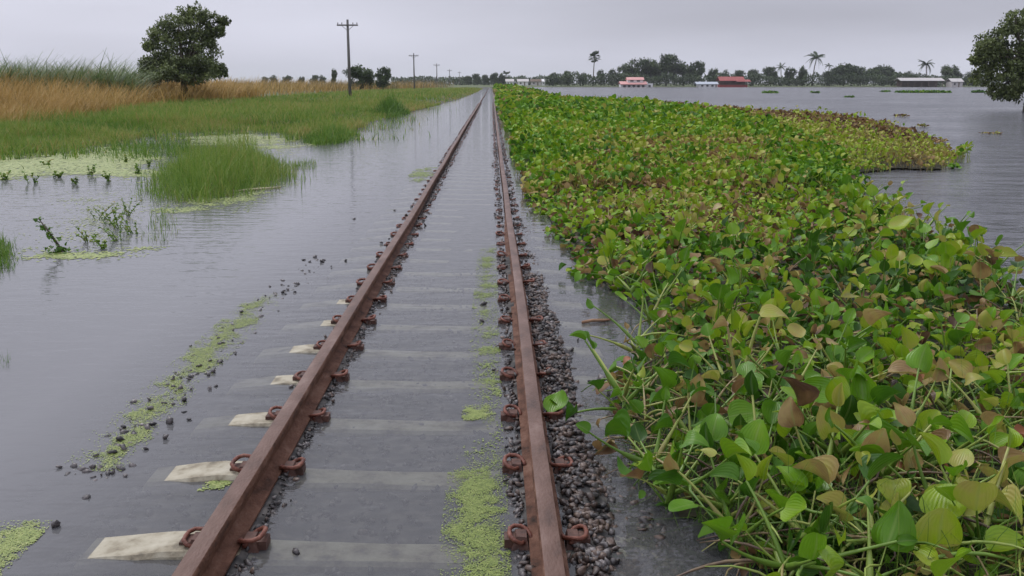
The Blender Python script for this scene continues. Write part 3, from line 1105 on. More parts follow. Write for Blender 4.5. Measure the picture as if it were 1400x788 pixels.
# single leaves and stalks that stand out
u = thing('water_hyacinth', P(1012, 560), 'tall water hyacinth stalk carrying one drooping straw coloured wilted leaf', 'plant')
leaf_on(u, R(-100), 0, 1, 0.46, 0.155, 0.77, 0.72, 1, 0.9, 0.3, fat=0.7)
leaf_on(u, R(60), 1, 0, 0.40, 0.08, 0.84, 0.78, 5, 1.3, 0.5, fat=0.7)
leaf_on(u, R(-60), 2, 1, 0.25, 0.10, 0.4, 0.4, 0, 0.5, 0.2, fat=0.9)
u = thing('water_hyacinth', P(1328, 385), 'water hyacinth with one lone upright lime leaf above the mat edge', 'plant')
leaf_on(u, R(200), 0, 0, 0.34, 0.12, 0.64, 0.5, 0, 0.6, 0.0)
leaf_on(u, R(30), 1, 1, 0.2, 0.10, 0.4, 0.4, 1, 0.5, 0.1)
leaf_on(u, R(100), 2, 1, 0.2, 0.10, 0.3, 0.4, 0, 0.4, 0.1)
u = thing('water_hyacinth', P(1275, 800), 'water hyacinth raising one large smooth lime green leaf over brown litter', 'plant')
leaf_on(u, R(160), 1, 1, 0.13, 0.145, 0.66, 0.7, 6, -0.75, 0.35)
leaf_on(u, R(250), 3, 1, 0.2, 0.12, 0.62, 0.6, 0, 0.2, 0.3)
leaf_on(u, R(-30), 2, 1, 0.2, 0.135, 0.60, 0.6, 6, 0.1, -0.2)
u = thing('water_hyacinth', P(905, 655), 'water hyacinth with a pale lime leaf flopped out over the gravel edge', 'plant')
leaf_on(u, R(150), 5, 1, 0.16, 0.125, 0.69, 0.7, 3, 0.3, 0.5, (0, 0, .06))
leaf_on(u, R(195), 6, 1, 0.18, 0.11, 0.86, 0.72, 4, 0.2, 0.2, (0, 0, .04))
leaf_on(u, R(60), 4, 1, 0.18, 0.11, 0.5, 0.6, 1, 0.2, 0.2, (0, 0, .05))
u = thing('water_hyacinth', P(1190, 352), 'water hyacinth holding a big yellow lime leaf at the far mat edge', 'plant')
leaf_on(u, R(-95), 1, 2, 0.30, 0.22, 0.68, 0.6, 3, 0.5, 0.5)
leaf_on(u, R(40), 1, 1, 0.26, 0.14, 0.62, 0.6, 6, 0.4, 0.2)
leaf_on(u, R(170), 2, 1, 0.24, 0.13, 0.45, 0.5, 0, 0.4, 0.2)
fl = thing('fallen_leaf', P(762, 560, 0.03), 'broad green leaf lying on gravel against the rail', 'leaf')
put('leaf', blade_mesh(3, 0.46), fl, Matrix.Translation((-0.03, -0.055, 0.005)) @ Matrix.Rotation(R(-25), 4, 'Z') @ Matrix.Rotation(R(16), 4, 'X') @ Matrix.Scale(0.135, 4))
put('leaf', blade_mesh(0, 0.30), fl, Matrix.Translation((0.03, 0.01, 0.01)) @ Matrix.Rotation(R(40), 4, 'Z') @ Matrix.Rotation(R(25), 4, 'X') @ Matrix.Scale(0.10, 4))

# loose stalks lying over the mat, the biggest as things, the rest as litter
lq = []
while len(lq) < 520:
    q = P(rng.uniform(850, 1420), rng.uniform(420, 830), 0.1)
    if 1.9 < q[1] < 7 and inside(MAT, np.array([q[0]]), np.array([q[1]]))[0]:
        lq.append(q)
LOOSE = []
for k in range(6):
    rs = random.Random(k)
    m = MB()
    pp = [(0, 0, 0)]
    a, e = 0.0, rs.uniform(-0.1, 0.35)
    for j in range(6):
        a += rs.uniform(-0.28, 0.28) + 0.06 * k
        e -= rs.uniform(0.0, 0.2)
        x, y, z = pp[-1]
        pp.append((x + math.cos(a) * math.cos(e) / 6, y + math.sin(a) * math.cos(e) / 6, z + math.sin(e) / 6))
    m.tube(pp, [0.012, 0.018, 0.018, 0.016, 0.013, 0.010, 0.007], 6)
    LOOSE.append(m)
LM = {}
LV = []
for i, q in enumerate(lq):
    k = i % 6
    ln = random.uniform(0.14, 0.36)
    z = random.uniform(0.06, 0.15)
    M = Matrix.Translation((q[0], q[1], z)) @ Euler((random.gauss(0, .3), random.gauss(0, 0.25), random.uniform(0, 6.28))).to_matrix().to_4x4() @ Matrix.Scale(ln, 4)
    tn = random.choice([0.2, 0.4, 0.6, 0.7, 0.74, 0.8, 0.88, 0.95, 1.0])
    if i < 90:
        if (k, tn) not in LM:
            LM[(k, tn)] = build_mesh('loose_stalk', LOOSE[k].V, LOOSE[k].F, M_stalk, True, {'tint': np.full(len(LOOSE[k].V), tn)})
        put('loose_stalk', LM[(k, tn)], None, M, 'loose pale stalk lying across the trampled part of the plant mat', 'stalk', 'loose stalks on the mat')
    else:
        LV.append((k, M, tn))
tri = []
for m in LOOSE:
    f3 = []
    for f in m.F:
        for j in range(1, len(f) - 1):
            f3.append((f[0], f[j], f[j + 1]))
    tri.append((np.array(m.V), np.array(f3)))
Ms = np.array([np.array(M)[:3, :3] for _, M, _ in LV])
Ts = np.array([np.array(M)[:3, 3] for _, M, _ in LV])
put('stalk_litter', scatter('stalk_litter', tri, np.array([k for k, _, _ in LV]), Ms, Ts, M_stalk, {'tint': [t for _, _, t in LV]}), kind='stuff', label='tangle of thin stalks between the floating plants')

# thin grass shoots growing through the mat
gq = []
while len(gq) < 2600:
    q = P(rng.uniform(840, 1440), rng.uniform(330, 830), 0.1)
    if 1.9 < q[1] < 10 and inside(MAT, np.array([q[0]]), np.array([q[1]]))[0] and noise2(np.array([q[0]]), np.array([q[1]]), 0.6, 111)[0] > 0.45:
        gq.append(q)
gq = np.array(gq)
GRASS_IN_MAT = gq
# the rest of the mat
bx0, bx1 = MAT[:, 0].min(), MAT[:, 0].max()
LX, LY, LS = [], [], []
yv = 1.9
while yv < 330:
    cell = max(0.055, 0.0042 * yv)
    xs = np.arange(0.8, min(bx1, 22), cell)
    xs = xs + rng.uniform(-.5, .5, len(xs)) * cell
    ys = yv + rng.uniform(-.5, .5, len(xs)) * cell
    LX.append(xs)
    LY.append(ys)
    LS.append(np.full(len(xs), cell))
    yv += cell
LX, LY, LS = map(np.concatenate, (LX, LY, LS))
wob = 0.10 + 0.02 * np.minimum(LY, 30)
LXk = rng.random(len(LX)) < np.where(inside(greyA, LX, LY), 0.6, np.where(LY < 7.5, 0.75, 0.9))
LX, LY, LS, wob = LX[LXk], LY[LXk], LS[LXk], wob[LXk]
k = inside(MAT, LX + (noise2(LX, LY, .5, 61) - .5) * wob * 2, LY + (noise2(LX, LY, .5, 67) - .5) * wob * 2)
LX, LY, LS = LX[k], LY[k], LS[k]
ed = edge_dist(MAT, LX, LY)
vis = (LY < 60) | (rng.random(len(LX)) < 1)
nn = len(LX)
tints = tint_at(LX, LY, nn)
tints = np.where(tints < 0.7, tints + 0.30 * (noise2(LX, LY, 0.4, 73) - 0.5), tints)
hgt = (0.10 + 0.17 * sstep(0.0, 0.5, ed)) * (0.15 + 1.6 * noise2(LX, LY, 0.55, 71)) + 0.05 * sstep(8, 30, LY)
near = LY < NEAR_Y + 0.6
hgt = np.where(tints > 0.76, hgt * 0.65, hgt)
hz = np.where(near, rng.uniform(0.03, 0.17, nn) * (0.4 + 0.6 * sstep(0, 0.4, ed)), hgt * rng.uniform(0.55, 1.15, nn))
tints = np.where(near & (rng.random(nn) < 0.26), rng.uniform(0.82, 1.0, nn), np.where(near, tints - 0.24, tints))  # low near leaves darkened in colour as shade between the plants
size = np.where(near, rng.uniform(0.03, 0.10, nn), np.maximum(rng.uniform(0.06, 0.115, nn), LS * rng.uniform(0.9, 1.5, nn)))
ton = inside(tongue, LX, LY)
size = np.where(ton, size * 0.72, size)
hgt_db = inside(darkback, LX, LY)
hz = np.where(hgt_db, np.maximum(hz * 1.15, 0.16), hz)
yaw = rng.uniform(0, 6.283, nn)
tilt = np.where(near, rng.normal(0.3, 0.7, nn), np.clip(rng.normal(0.8, 0.65, nn), -0.5, 1.7))
roll = rng.normal(0, 0.4, nn)
Mr = rot_z(yaw) @ rot_x(tilt) @ rot_y(roll) * size[:, None, None]
T = np.stack([LX, LY, np.maximum(hz, 0.015)], -1)
put('hyacinth_mat', scatter('hyacinth_mat', BM, rng.integers(0, 3, nn), Mr, T, M_hyfar, {'tint': np.clip(tints, 0, 1)}), kind='stuff', label='dense floating mat of water hyacinth leaves spreading along the track')
print('mat leaves', nn)
# standing stalks below those leaves
sel = np.where((~near) & (LY < 45) & (rng.random(nn) < 0.6))[0]
sv = np.array([(-0.5, 0, 0), (0.5, 0, 0), (0, 0.8, 0), (-0.4, 0, 1), (0.4, 0, 1), (0, 0.6, 1)], float)
sf = np.array([(0, 1, 4), (0, 4, 3), (1, 2, 5), (1, 5, 4), (2, 0, 3), (2, 3, 5)])
Mst = np.zeros((len(sel), 3, 3))
Mst[:, 0, 0] = Mst[:, 1, 1] = 0.012
lean = rng.normal(0, 0.3, (len(sel), 2))
Mst[:, 0, 2], Mst[:, 1, 2] = lean[:, 0] * hz[sel], lean[:, 1] * hz[sel]
Mst[:, 2, 2] = hz[sel]
Tst = T[sel].copy()
Tst[:, 0] -= Mst[:, 0, 2]
Tst[:, 1] -= Mst[:, 1, 2]
Tst[:, 2] = 0
put('hyacinth_stalks', scatter('hyacinth_stalks', [(sv, sf)], np.zeros(len(sel), int), Mst, Tst, M_stalk, {'tint': np.clip(tints[sel] + 0.05, 0, 1)}), kind='stuff', label='short stalks holding up the leaves of the floating mat')
# matted roots and rotting leaves just above the water, gap shade in their colour
ux, uy = [], []
yv = 1.9
rows_ = []
cells = []
while yv < 330:
    c_ = max(0.07, 0.006 * yv)
    xs = np.arange(0.8, min(bx1, 22), c_)
    cells.append((xs, np.full(len(xs), yv), c_))
    yv += c_
UV, UF = [], []
for xs, ys, c_ in cells:
    cxm, cym = xs + c_ / 2, ys + c_ / 2
    ok = inside(MAT, cxm, cym) & (edge_dist(MAT, cxm, cym) > 0.06)
    for x in xs[ok]:
        n0 = len(UV)
        for (a, b_) in ((0, 0), (1, 0), (1, 1), (0, 1)):
            UV.append((x + a * c_, ys[0] + b_ * c_, 0))
        UF.append((n0, n0 + 1, n0 + 2, n0 + 3))
UV = np.array(UV)
UV[:, 2] = 0.006 + 0.05 * noise2(UV[:, 0], UV[:, 1], 0.12, 81) * sstep(0.03, 0.3, edge_dist(MAT, UV[:, 0], UV[:, 1])) + 0.03 * sstep(8, 20, UV[:, 1])
put('shaded_root_mat', build_mesh('shaded_root_mat', UV, np.array(UF), M_under, True), kind='stuff', label='matted roots and rotting leaves under the floating plants, coloured dark as gap shade')


# ---------------------------------------------------------------- duckweed
def duck_template(n, seed):
    rs = random.Random(seed)
    V = [(0, 0, 0.02)] + [(math.cos(2 * math.pi * i / n) * rs.uniform(.75, 1.1), math.sin(2 * math.pi * i / n) * rs.uniform(.6, 1.0), 0) for i in range(n)]
    return np.array(V), np.array([(0, 1 + i, 1 + (i + 1) % n) for i in range(n)])


DT = [duck_template(5, i) for i in range(4)]
duck_id = 0


def duckweed(polypx, n, s0, s1, label, tint=0.5, thr=0.42, nsc=0.25, seed=0, dens=0.8):
    poly = np.array([P(*q)[:2] for q in polypx])
    lo, hi = poly.min(0), poly.max(0)
    x = rng.uniform(lo[0], hi[0], n)
    y = rng.uniform(lo[1], hi[1], n)
    d = edge_dist(poly, x, y)
    sgn = np.where(inside(poly, x, y), d, -d)
    f = noise2(x, y, nsc, seed) - 0.5
    g_ = sgn / (nsc * 0.9) + f * 2.6 + 0.9 * (noise2(x, y, nsc * 0.3, seed + 5) - 0.5) - thr * 0.6
    k = rng.random(n) < 0.04 * sstep(-1.2, -0.3, g_) + dens * sstep(-0.25, 1.1, g_)
    # nothing grows through rails or sleeper ends
    k &= np.abs(np.abs(x) - RX) > 0.085
    x, y = x[k], y[k]
    m = len(x)
    s = rng.uniform(s0, s1, m)
    M = rot_z(rng.uniform(0, 6.3, m)) * s[:, None, None]
    put('duckweed', scatter('duckweed', DT, rng.integers(0, 4, m), M, np.stack([x, y, rng.uniform(0.002, 0.004, m)], -1), M_duck, {'tint': np.clip(rng.normal(tint, 0.18, m), 0, 1)}, smooth=False), kind='stuff', label=label)


duckweed([(115, 640), (150, 605), (185, 560), (240, 500), (285, 452), (330, 420), (372, 402), (352, 430), (335, 455), (305, 490), (270, 520), (235, 560), (210, 600), (150, 645)], 90000, 0.002, 0.0046, 'band of bright duckweed floating among the dark shoulder stones', 0.52, 0.35, 0.12, 3)
duckweed([(-20, 730), (45, 712), (52, 735), (20, 770), (-30, 800)], 22000, 0.002, 0.0048, 'small bright duckweed patch with black stones at the flooded edge', 0.55, 0.3, 0.1, 5)
duckweed([(625, 640), (690, 615), (694, 650), (690, 720), (690, 800), (622, 800), (606, 700)], 80000, 0.0018, 0.004, 'pale duckweed carpet pressed against the gravel between the rails', 0.42, 0.5, 0.10, 7, 0.55)
duckweed([(632, 560), (668, 554), (676, 572), (640, 576)], 12000, 0.002, 0.0045, 'small round duckweed raft between two drowned sleepers', 0.55, 0.2, 0.06, 9)
duckweed([(652, 360), (676, 335), (679, 420), (684, 520), (688, 615), (668, 620), (662, 520), (646, 420)], 70000, 0.003, 0.0065, 'thin broken strip of duckweed along the inner foot of the gravelled rail', 0.42, 0.75, 0.16, 11, 0.7)
duckweed([(560, 238), (588, 228), (594, 240), (572, 250)], 5000, 0.012, 0.022, 'lone duckweed raft touching the outer side of the rail', 0.4, 0.2, 0.2, 13)
duckweed([(285, 650), (308, 648), (310, 672), (270, 672)], 2500, 0.004, 0.007, 'tiny duckweed fringe below a dry sleeper end', 0.5, 0.4, 0.06, 16)
duckweed([(-150, 216), (0, 213), (90, 208), (160, 200), (235, 205), (245, 222), (215, 250), (150, 248), (100, 240), (20, 246), (-150, 262)], 90000, 0.022, 0.05, 'wide pale yellow duckweed sheet in front of the grassy bank', 0.60, 0.75, 1.1, 17)
duckweed([(205, 255), (300, 268), (380, 250), (392, 262), (300, 290), (215, 292)], 22000, 0.012, 0.025, 'ragged duckweed skirt around the grass tussock', 0.55, 0.5, 0.5, 19)
duckweed([(60, 262), (200, 258), (210, 330), (120, 345), (50, 330)], 26000, 0.008, 0.018, 'thin scattered algae film between the straggling weeds', 0.6, 1.5, 0.5, 37, 0.5)
duckweed([(40, 338), (110, 345), (200, 338), (205, 352), (120, 358), (40, 352)], 9000, 0.012, 0.022, 'faint duckweed strip below the leaning dead branch', 0.6, 0.9, 0.4, 23)
duckweed([(225, 188), (330, 182), (420, 185), (440, 200), (400, 212), (300, 200), (230, 200)], 26000, 0.025, 0.05, 'pale duckweed film in the channel behind the tussock', 0.7, 0.95, 0.8, 29)


# ---------------------------------------------------------------- grasses
def grass_templates(seed, bend, segs=3, wid=1.0):
    rs = random.Random(seed)
    out = []
    for k in range(5):
        b = bend * rs.uniform(0.5, 1.5)
        V, Fc = [], []
        for i in range(segs + 1):
            t = i / segs
            y = b * t * t
            z = t * (1 - 0.28 * b * t)
            w = wid * 0.5 * (1 - 0.9 * t)
            V += [(-w, y, z), (w, y, z)]
        for i in range(segs):
            p = 2 * i
            Fc += [(p, p + 1, p + 3), (p, p + 3, p + 2)]
        out.append((np.array(V, float), np.array(Fc)))
    return out


def grass(name, x, y, z, h, w, tint, mat, label, bend=0.45, wind=None, segs=3, kind='stuff', parent=None, spread=1.0):
    n = len(x)
    tm = grass_templates(3, bend, segs)
    yaw = rng.uniform(0, 6.283, n)
    if wind is not None:
        yaw = np.where(rng.random(n) < 0.6, wind + rng.normal(0, 0.5, n), yaw)
    ln = rng.normal(0, 0.18, n) * spread
    S_ = np.zeros((n, 3, 3))
    S_[:, 0, 0] = w
    S_[:, 1, 1] = S_[:, 2, 2] = h
    M = rot_z(yaw) @ rot_x(ln) @ S_
    return put(name, scatter(name, tm, rng.integers(0, 5, n), M, np.stack([x, y, z], -1), mat, {'tint': np.clip(tint, 0, 1)}), parent, kind=kind, label=label)


def fill(poly, n, power=1.0):
    poly = np.asarray(poly)
    lo, hi = poly.min(0), poly.max(0)
    X_, Y_ = [], []
    got = 0
    while got < n:
        x = rng.uniform(lo[0], hi[0], n * 2)
        y = lo[1] + (hi[1] - lo[1]) * rng.random(n * 2) ** power
        k = inside(poly, x, y)
        X_.append(x[k])
        Y_.append(y[k])
        got += k.sum()
    return np.concatenate(X_)[:n], np.concatenate(Y_)[:n]


brow_px = [(-700, 190), (-300, 180), (0, 166), (100, 153), (200, 139), (350, 129), (450, 122), (500, 119.5), (560, 117.5)]
brow = [P(q[0], q[1] + 4, 0.30)[:2] for q in brow_px]
green_poly = np.array([tuple(q) for q in bank] + [tuple(q) for q in brow[::-1]])
# sample the green strip in picture-independent steps: denser where it is nearer
gxs, gys = [], []
for (n, ya, yb) in ((52000, 0, 34), (38000, 34, 70), (26000, 70, 340)):
    x = rng.uniform(-60, 0, n * 6)
    y = rng.uniform(max(ya, 14), yb, n * 6)
    jx, jy = x + rng.normal(0, 0.6, len(x)) + 5 * (noise2(x, y, 4, 121) - .5), y + rng.normal(0, 0.05, len(x)) * y + 0.22 * y * (noise2(x, y, 5, 123) - .5)
    k = (inside(green_poly, jx, jy) | inside(green_poly, x, y)) & inside(bank_poly, x, y) & (x > -(y * 0.62 + 3))
    gxs.append(x[k][:n])
    gys.append(y[k][:n])
x, y = np.concatenate(gxs), np.concatenate(gys)
ed = edge_dist(np.array(bank), x, y, False)
cl = noise2(x, y, 2.2, 91)
h = (0.20 + 0.14 * sstep(0, 3.0, ed)) * (0.25 + 1.5 * cl) * rng.uniform(0.6, 1.2, len(x))
w = np.clip(0.0009 * y, 0.012, 0.09) * rng.uniform(0.6, 1.3, len(x))
tn = 0.54 + 0.6 * (cl - 0.5) + 0.5 * (noise2(x, y, 9, 93) - 0.5) + rng.normal(0, 0.12, len(x)) + 0.14 * (1 - sstep(0, 2.5, ed))
str_ = (rng.random(len(x)) < 0.14 + 0.25 * sstep(0.5, 0.7, noise2(x, y, 2.6, 141))) & (rng.random(len(x)) < 0.6)
tn = np.where(str_, rng.uniform(0.8, 1.0, len(x)), tn)
h = np.where(str_, h * 1.25, h)
grass('bank_grass', x, y, ground_z(x, y) - 0.02, h, w, tn, M_grass, 'lush green grass along the flooded edge of the bank', 0.5, segs=2)
print('bank grass', len(x))

x, y = [], []
while len(x) < 5200:
    k_ = rng.integers(0, len(bank) - 3)
    f_ = rng.random()
    q = bank[k_] * (1 - f_) + bank[k_ + 1] * f_
    if q[1] > 60 or q[0] < -22:
        continue
    q = q + np.array([rng.normal(0, 0.9), rng.normal(-0.4, 1.3)])
    if noise2(np.array([q[0]]), np.array([q[1]]), 1.1, 131)[0] > 0.5:
        x.append(q[0])
        y.append(q[1])
x, y = np.array(x), np.array(y)
grass('edge_weeds', x, y, np.maximum(ground_z(x, y), 0) - 0.03, rng.uniform(0.08, 0.42, len(x)), rng.uniform(0.015, 0.035, len(x)), rng.normal(0.5, 0.25, len(x)), M_grass, 'ragged mixed weeds spilling from the bank into the flood', 0.8, segs=2, spread=2.5)
n = len(GRASS_IN_MAT)
grass('mat_grass', GRASS_IN_MAT[:, 0], GRASS_IN_MAT[:, 1], np.full(n, 0.02), rng.uniform(0.08, 0.30, n), rng.uniform(0.003, 0.007, n), rng.normal(0.30, 0.2, n), M_grass, 'thin green grass shoots growing through the floating plants', 0.9, segs=3, spread=3.0)
# dry straw coloured grass behind
bx, by = [], []
brow_poly = np.array([tuple(q) for q in brow] + [(-7, 420), (-260, 420), (-260, brow[0][1])])
for (n, ya, yb) in ((42000, 18, 45), (26000, 45, 90), (22000, 90, 330)):
    x = rng.uniform(-150, 0, n * 8)
    y = rng.uniform(ya, yb, n * 8)
    jx, jy = x + rng.normal(0, 0.5, len(x)), y + rng.normal(0, 0.04, len(x)) * y + 0.25 * y * (noise2(x, y, 5, 125) - .5)
    k = inside(brow_poly, jx, jy) & inside(bank_poly, x, y) & (x > -(y * 0.62 + 3))
    bx.append(x[k][:n])
    by.append(y[k][:n])
x, y = np.concatenate(bx), np.concatenate(by)
cl = noise2(x, y, 3.0, 95)
h = 1.12 * (0.75 + 0.75 * sstep(32, 75, y) + 0.72 * sstep(0, 9, edge_dist(np.array(brow), x, y, False))) * (0.75 + 0.45 * cl) * rng.uniform(0.75, 1.12, len(x))
w = np.clip(0.0009 * y, 0.014, 0.10) * rng.uniform(0.6, 1.3, len(x))
tn = 0.50 + 0.9 * (cl - 0.5) + rng.normal(0, 0.17, len(x)) - 0.25 * sstep(110, 240, y)
grass('dry_grass', x, y, ground_z(x, y) - 0.02, h, w, tn, M_dry, 'tall straw brown dry grass behind the green bank', 0.55, wind=R(-70), segs=3)
print('dry grass', len(x))

# tall reeds with pale plumes
n = 16000
py_ = rng.uniform(60, 80, n)
pxp = -140 + 330 * rng.random(n)
x = np.array([PD(a, 110, b_)[0] for a, b_ in zip(pxp, py_)])
env = (0.72 + 0.55 * noise2(x, py_ * 0.3, 3.4, 97)) * (1 - 0.35 * sstep(150, 195, pxp))
h = 3.35 * env * rng.uniform(0.6, 1.05, n)
tn = np.where(rng.random(n) < 0.03, 0.85, rng.normal(0.45, 0.16, n))
h = h * np.where(rng.random(n) < 0.5, rng.uniform(0.4, 0.9, n), 1)
grass('reeds', x, py_, ground_z(x, py_) - 0.02, h, np.where(tn > 0.85, 0.11, 0.12) * rng.uniform(.7, 1.3, n), tn, M_reed, 'tall grey green reeds with whitish plumes behind the dry grass', 0.75, wind=R(-60), segs=4)


# grass tussocks standing in the water
def tussock(name, polypx, n, h0, h1, wid, label, group=None, tint=0.45, back=1.0):
    poly = np.array([P(*q)[:2] for q in polypx])
    x, y = fill(poly, n)
    sc_ = 0.06 * np.ptp(poly[:, 0])
    x = x + rng.normal(0, sc_, n)
    y = y + rng.normal(0, sc_, n)
    d = np.where(inside(poly, x, y), edge_dist(poly, x, y), 0)
    cx, cy = poly.mean(0)
    t = thing(name, (cx, cy, 0), label, 'grass', group)
    cl = 0.6 * noise2(x, y, 0.5, 101) + 0.4 * noise2(x, y, 0.17, 103)
    h = rng.uniform(h0 * 0.7, h1 * 1.05, n) * (0.45 + 0.6 * sstep(0, 0.7, d)) * (0.1 + 1.7 * cl) * np.where(rng.random(n) < 0.06, 1.45, 1)
    tn = tint + 0.4 * (cl - 0.5) + rng.normal(0, 0.13, n)
    o = grass('blades', x - cx, y - cy, np.full(n, -0.02), h, np.full(n, wid) * rng.uniform(.6, 1.3, n), tn, M_grass, None, 0.6, segs=2, kind=None, parent=t, spread=2.2)
    return t


tussock('grass_tussock', [(208, 268), (215, 240), (235, 228), (290, 215), (350, 214), (392, 228), (396, 246), (350, 262), (290, 276), (240, 278)], 11000, 0.16, 0.58, 0.011, 'big round tussock of fine green grass standing in the flood', tint=0.58)
tussock('grass_tussock', [(-45, 372), (-30, 330), (4, 332), (13, 352), (8, 368), (-20, 380)], 1900, 0.16, 0.32, 0.008, 'small grass tussock cut by the flood near a leaning branch', tint=0.42)
tussock('grass_tussock', [(418, 196), (420, 186), (470, 180), (486, 184), (468, 196), (440, 200)], 3500, 0.25, 0.55, 0.02, 'low grass spur reaching out from the bank', tint=0.42)
tussock('grass_tussock', [(120, 215), (150, 200), (235, 198), (300, 204), (330, 212), (240, 216), (180, 222)], 1700, 0.10, 0.34, 0.016, 'thin sparse grass growing through the duckweed sheet', tint=0.40)
tussock('grass_tussock', [(205, 330), (212, 290), (232, 282), (236, 312), (228, 334)], 320, 0.10, 0.26, 0.008, 'sparse wispy grass beside the large round tussock', tint=0.55)
tussock('grass_tussock', [(400, 232), (402, 222), (432, 220), (430, 232)], 240, 0.15, 0.32, 0.010, 'few thin stems between the round tussock and the open flood', tint=0.5)
tussock('grass_tussock', [(-8, 505), (-6, 490), (14, 490), (12, 505)], 40, 0.10, 0.2, 0.003, 'few faint grey green blades poking out of the flood', tint=0.3)
tussock('grass_tussock', [(510, 158), (518, 150), (548, 148), (556, 156), (530, 162)], 2600, 0.5, 0.95, 0.04, 'dark green bushy clump at the corner of the bank', tint=0.22)


def sprig(px_, py_, h, nst, label, group=None, leaf=0.05, lean=0.15, tint=0.3, nleaf=9):
    q = P(px_, py_)
    t = thing('water_weed', q, label, 'weed', group)
    for k in range(nst):
        m = MB()
        a, e = random.uniform(0, 6.28), abs(random.gauss(lean, 0.12))
        b0 = Vector((random.uniform(-.3, .3) * h * 0.6, random.uniform(-.3, .3) * h * 0.6, -0.03))
        pp = [b0]
        hh = h * random.uniform(0.6, 1.0)
        for j in range(4):
            pp.append(pp[-1] + Vector((math.cos(a) * math.sin(e), math.sin(a) * math.sin(e), math.cos(e))) * hh / 4)
            e += random.uniform(-0.1, 0.25)
        m.tube(pp, [0.006, 0.005, 0.004, 0.003, 0.002], 5)
        put('stem', build_mesh('stem', m.V, m.F, M_stalk, True, {'tint': np.full(len(m.V), 0.2)}), t)
        nn = nleaf
        kk = np.linspace(0.2, 1, nn) * 4
        ki = np.minimum(kk.astype(int), 3)
        A = np.array([list(v) for v in pp])
        C = A[ki] * (1 - (kk - ki))[:, None] + A[ki + 1] * (kk - ki)[:, None]
        sz_ = leaf * rng.uniform(0.6, 1.3, nn)
        M = rot_z(rng.uniform(0, 6.3, nn)) @ rot_x(rng.normal(0.4, .5, nn)) * sz_[:, None, None]
        put('leaves', scatter('leaves', BM, rng.integers(0, 3, nn), M, C, M_grass, {'tint': np.clip(rng.normal(tint, .15, nn), 0, 1)}), t)


for (a, b_, h) in [(8, 246, .22), (44, 250, .26), (80, 243, .18), (104, 252, .15), (122, 240, .26), (150, 248, .2), (188, 238, .24), (206, 228, .2), (255, 196, .22), (62, 226, .16), (172, 222, .2)]:
    sprig(a, b_, h, 3, 'small leafy water weed poking up through the pale duckweed sheet', 'weeds in the duckweed sheet', 0.05, 0.4, tint=0.55, nleaf=10)
for (a, b_, h) in [(135, 300, .30), (150, 308, .34), (165, 312, .36), (176, 296, .3), (160, 330, .26), (125, 330, .22), (186, 320, .28), (140, 340, .16)]:
    sprig(a, b_, h, 4, 'straggling leafy weed standing in open flood beside the tussock', 'straggling weeds in the open flood', 0.030, 0.6, 0.58, 11)
br = thing('dead_branch', P(86, 345), 'dark leaning branch with a few leaves standing in the flood', 'branch')
m = MB()
e0, e1 = np.array([0, 0, -0.04]), np.array([-0.19, 0.0, 0.31])
m.tube([e0, e0 * .7 + e1 * .3 + np.array([.02, 0, 0]), e0 * .3 + e1 * .7 + np.array([.015, 0, 0]), e1], [0.016, 0.013, 0.009, 0.004], 6)
put('twig', m.mesh('twig', M_bark, True), br)
nn = 60
f = rng.random(nn) ** 1.4
C = e0 + np.outer(f, e1 - e0) + rng.normal(0, 1, (nn, 3)) * (0.012 + 0.05 * (1 - f))[:, None]
C[:, 2] = np.maximum(C[:, 2], 0.01)
M = rot_z(rng.uniform(0, 6.3, nn)) @ rot_x(rng.normal(0.2, .7, nn)) * (rng.uniform(.03, .055, nn))[:, None, None]
put('leaves', scatter('leaves', BM, rng.integers(0, 3, nn), M, C, M_grass, {'tint': np.clip(rng.normal(.25, .15, nn), 0, 1)}), br)


def stick(pa, pb, r, mat, label, z=0.01):
    a, b_ = P(*pa, z), P(*pb, z)
    c = (a + b_) / 2
    m = MB()
    m.tube([a - c, (a - c) * .3 + np.array([0, .01, .004]), (b_ - c) * .4, b_ - c], [r, r * 1.1, r, r * .6], 7)
    o = put('stick', m.mesh('stick', mat, True), label=label, cat='stick')
    o.location = c


M_straw = noisy('straw_stick', [(0.3, (0.38, 0.34, 0.2)), (0.7, (0.55, 0.5, 0.32))], 12, 0.8)
stick((322, 262), (384, 256), 0.018, M_straw, 'pale straw stick floating along the foot of the round tussock')
stick((796, 441), (838, 437), 0.010, noisy('brown_twig', [(0.3, (0.20, 0.10, 0.06)), (0.7, (0.36, 0.22, 0.13))], 20, 0.8), 'short brown stick lying in shallow water beside the gravel heap')
stick((712, 222), (730, 226), 0.022, M_straw, 'pale stalk floating between the rail gravel and the plant mat')
M_deadleaf = foliage('dead_leaf', [(0, (0.16, 0.06, 0.03)), (0.5, (0.33, 0.13, 0.06)), (1, (0.45, 0.27, 0.17))], rough=0.6, trans=0.2, nscale=25, namp=0.3)
for (a, b_, s_, yw, tl, lab) in [(1258, 512, .09, .3, .3, 'curled rust brown dead leaf on top of the green plants'), (1236, 632, .085, 1.2, 1.0, 'folded reddish dead leaf standing beside another in the trampled litter'), (1300, 636, .10, 2.6, .9, 'crumpled orange brown dead leaf beside a long straw stalk'), (1385, 590, .09, 4.0, .6, 'dark rusty dead leaf among stalks at the mat margin'), (862, 478, .06, 2.0, .3, 'small red brown dead leaf at the inner mat edge')]:
    V, Fc, A = BL[5 if s_ > .085 else 4]
    z = 0.13
    o = put('dead_leaf', build_mesh('dead_leaf', V, Fc, M_deadleaf, True, {'across': A['across'], 'tint': np.full(len(V), 0.5)}), None,
            Matrix.Translation(P(a, b_ + 12, z)) @ Matrix.Rotation(yw, 4, 'Z') @ Matrix.Rotation(tl, 4, 'X') @ Matrix.Scale(s_, 4), lab, 'leaf')


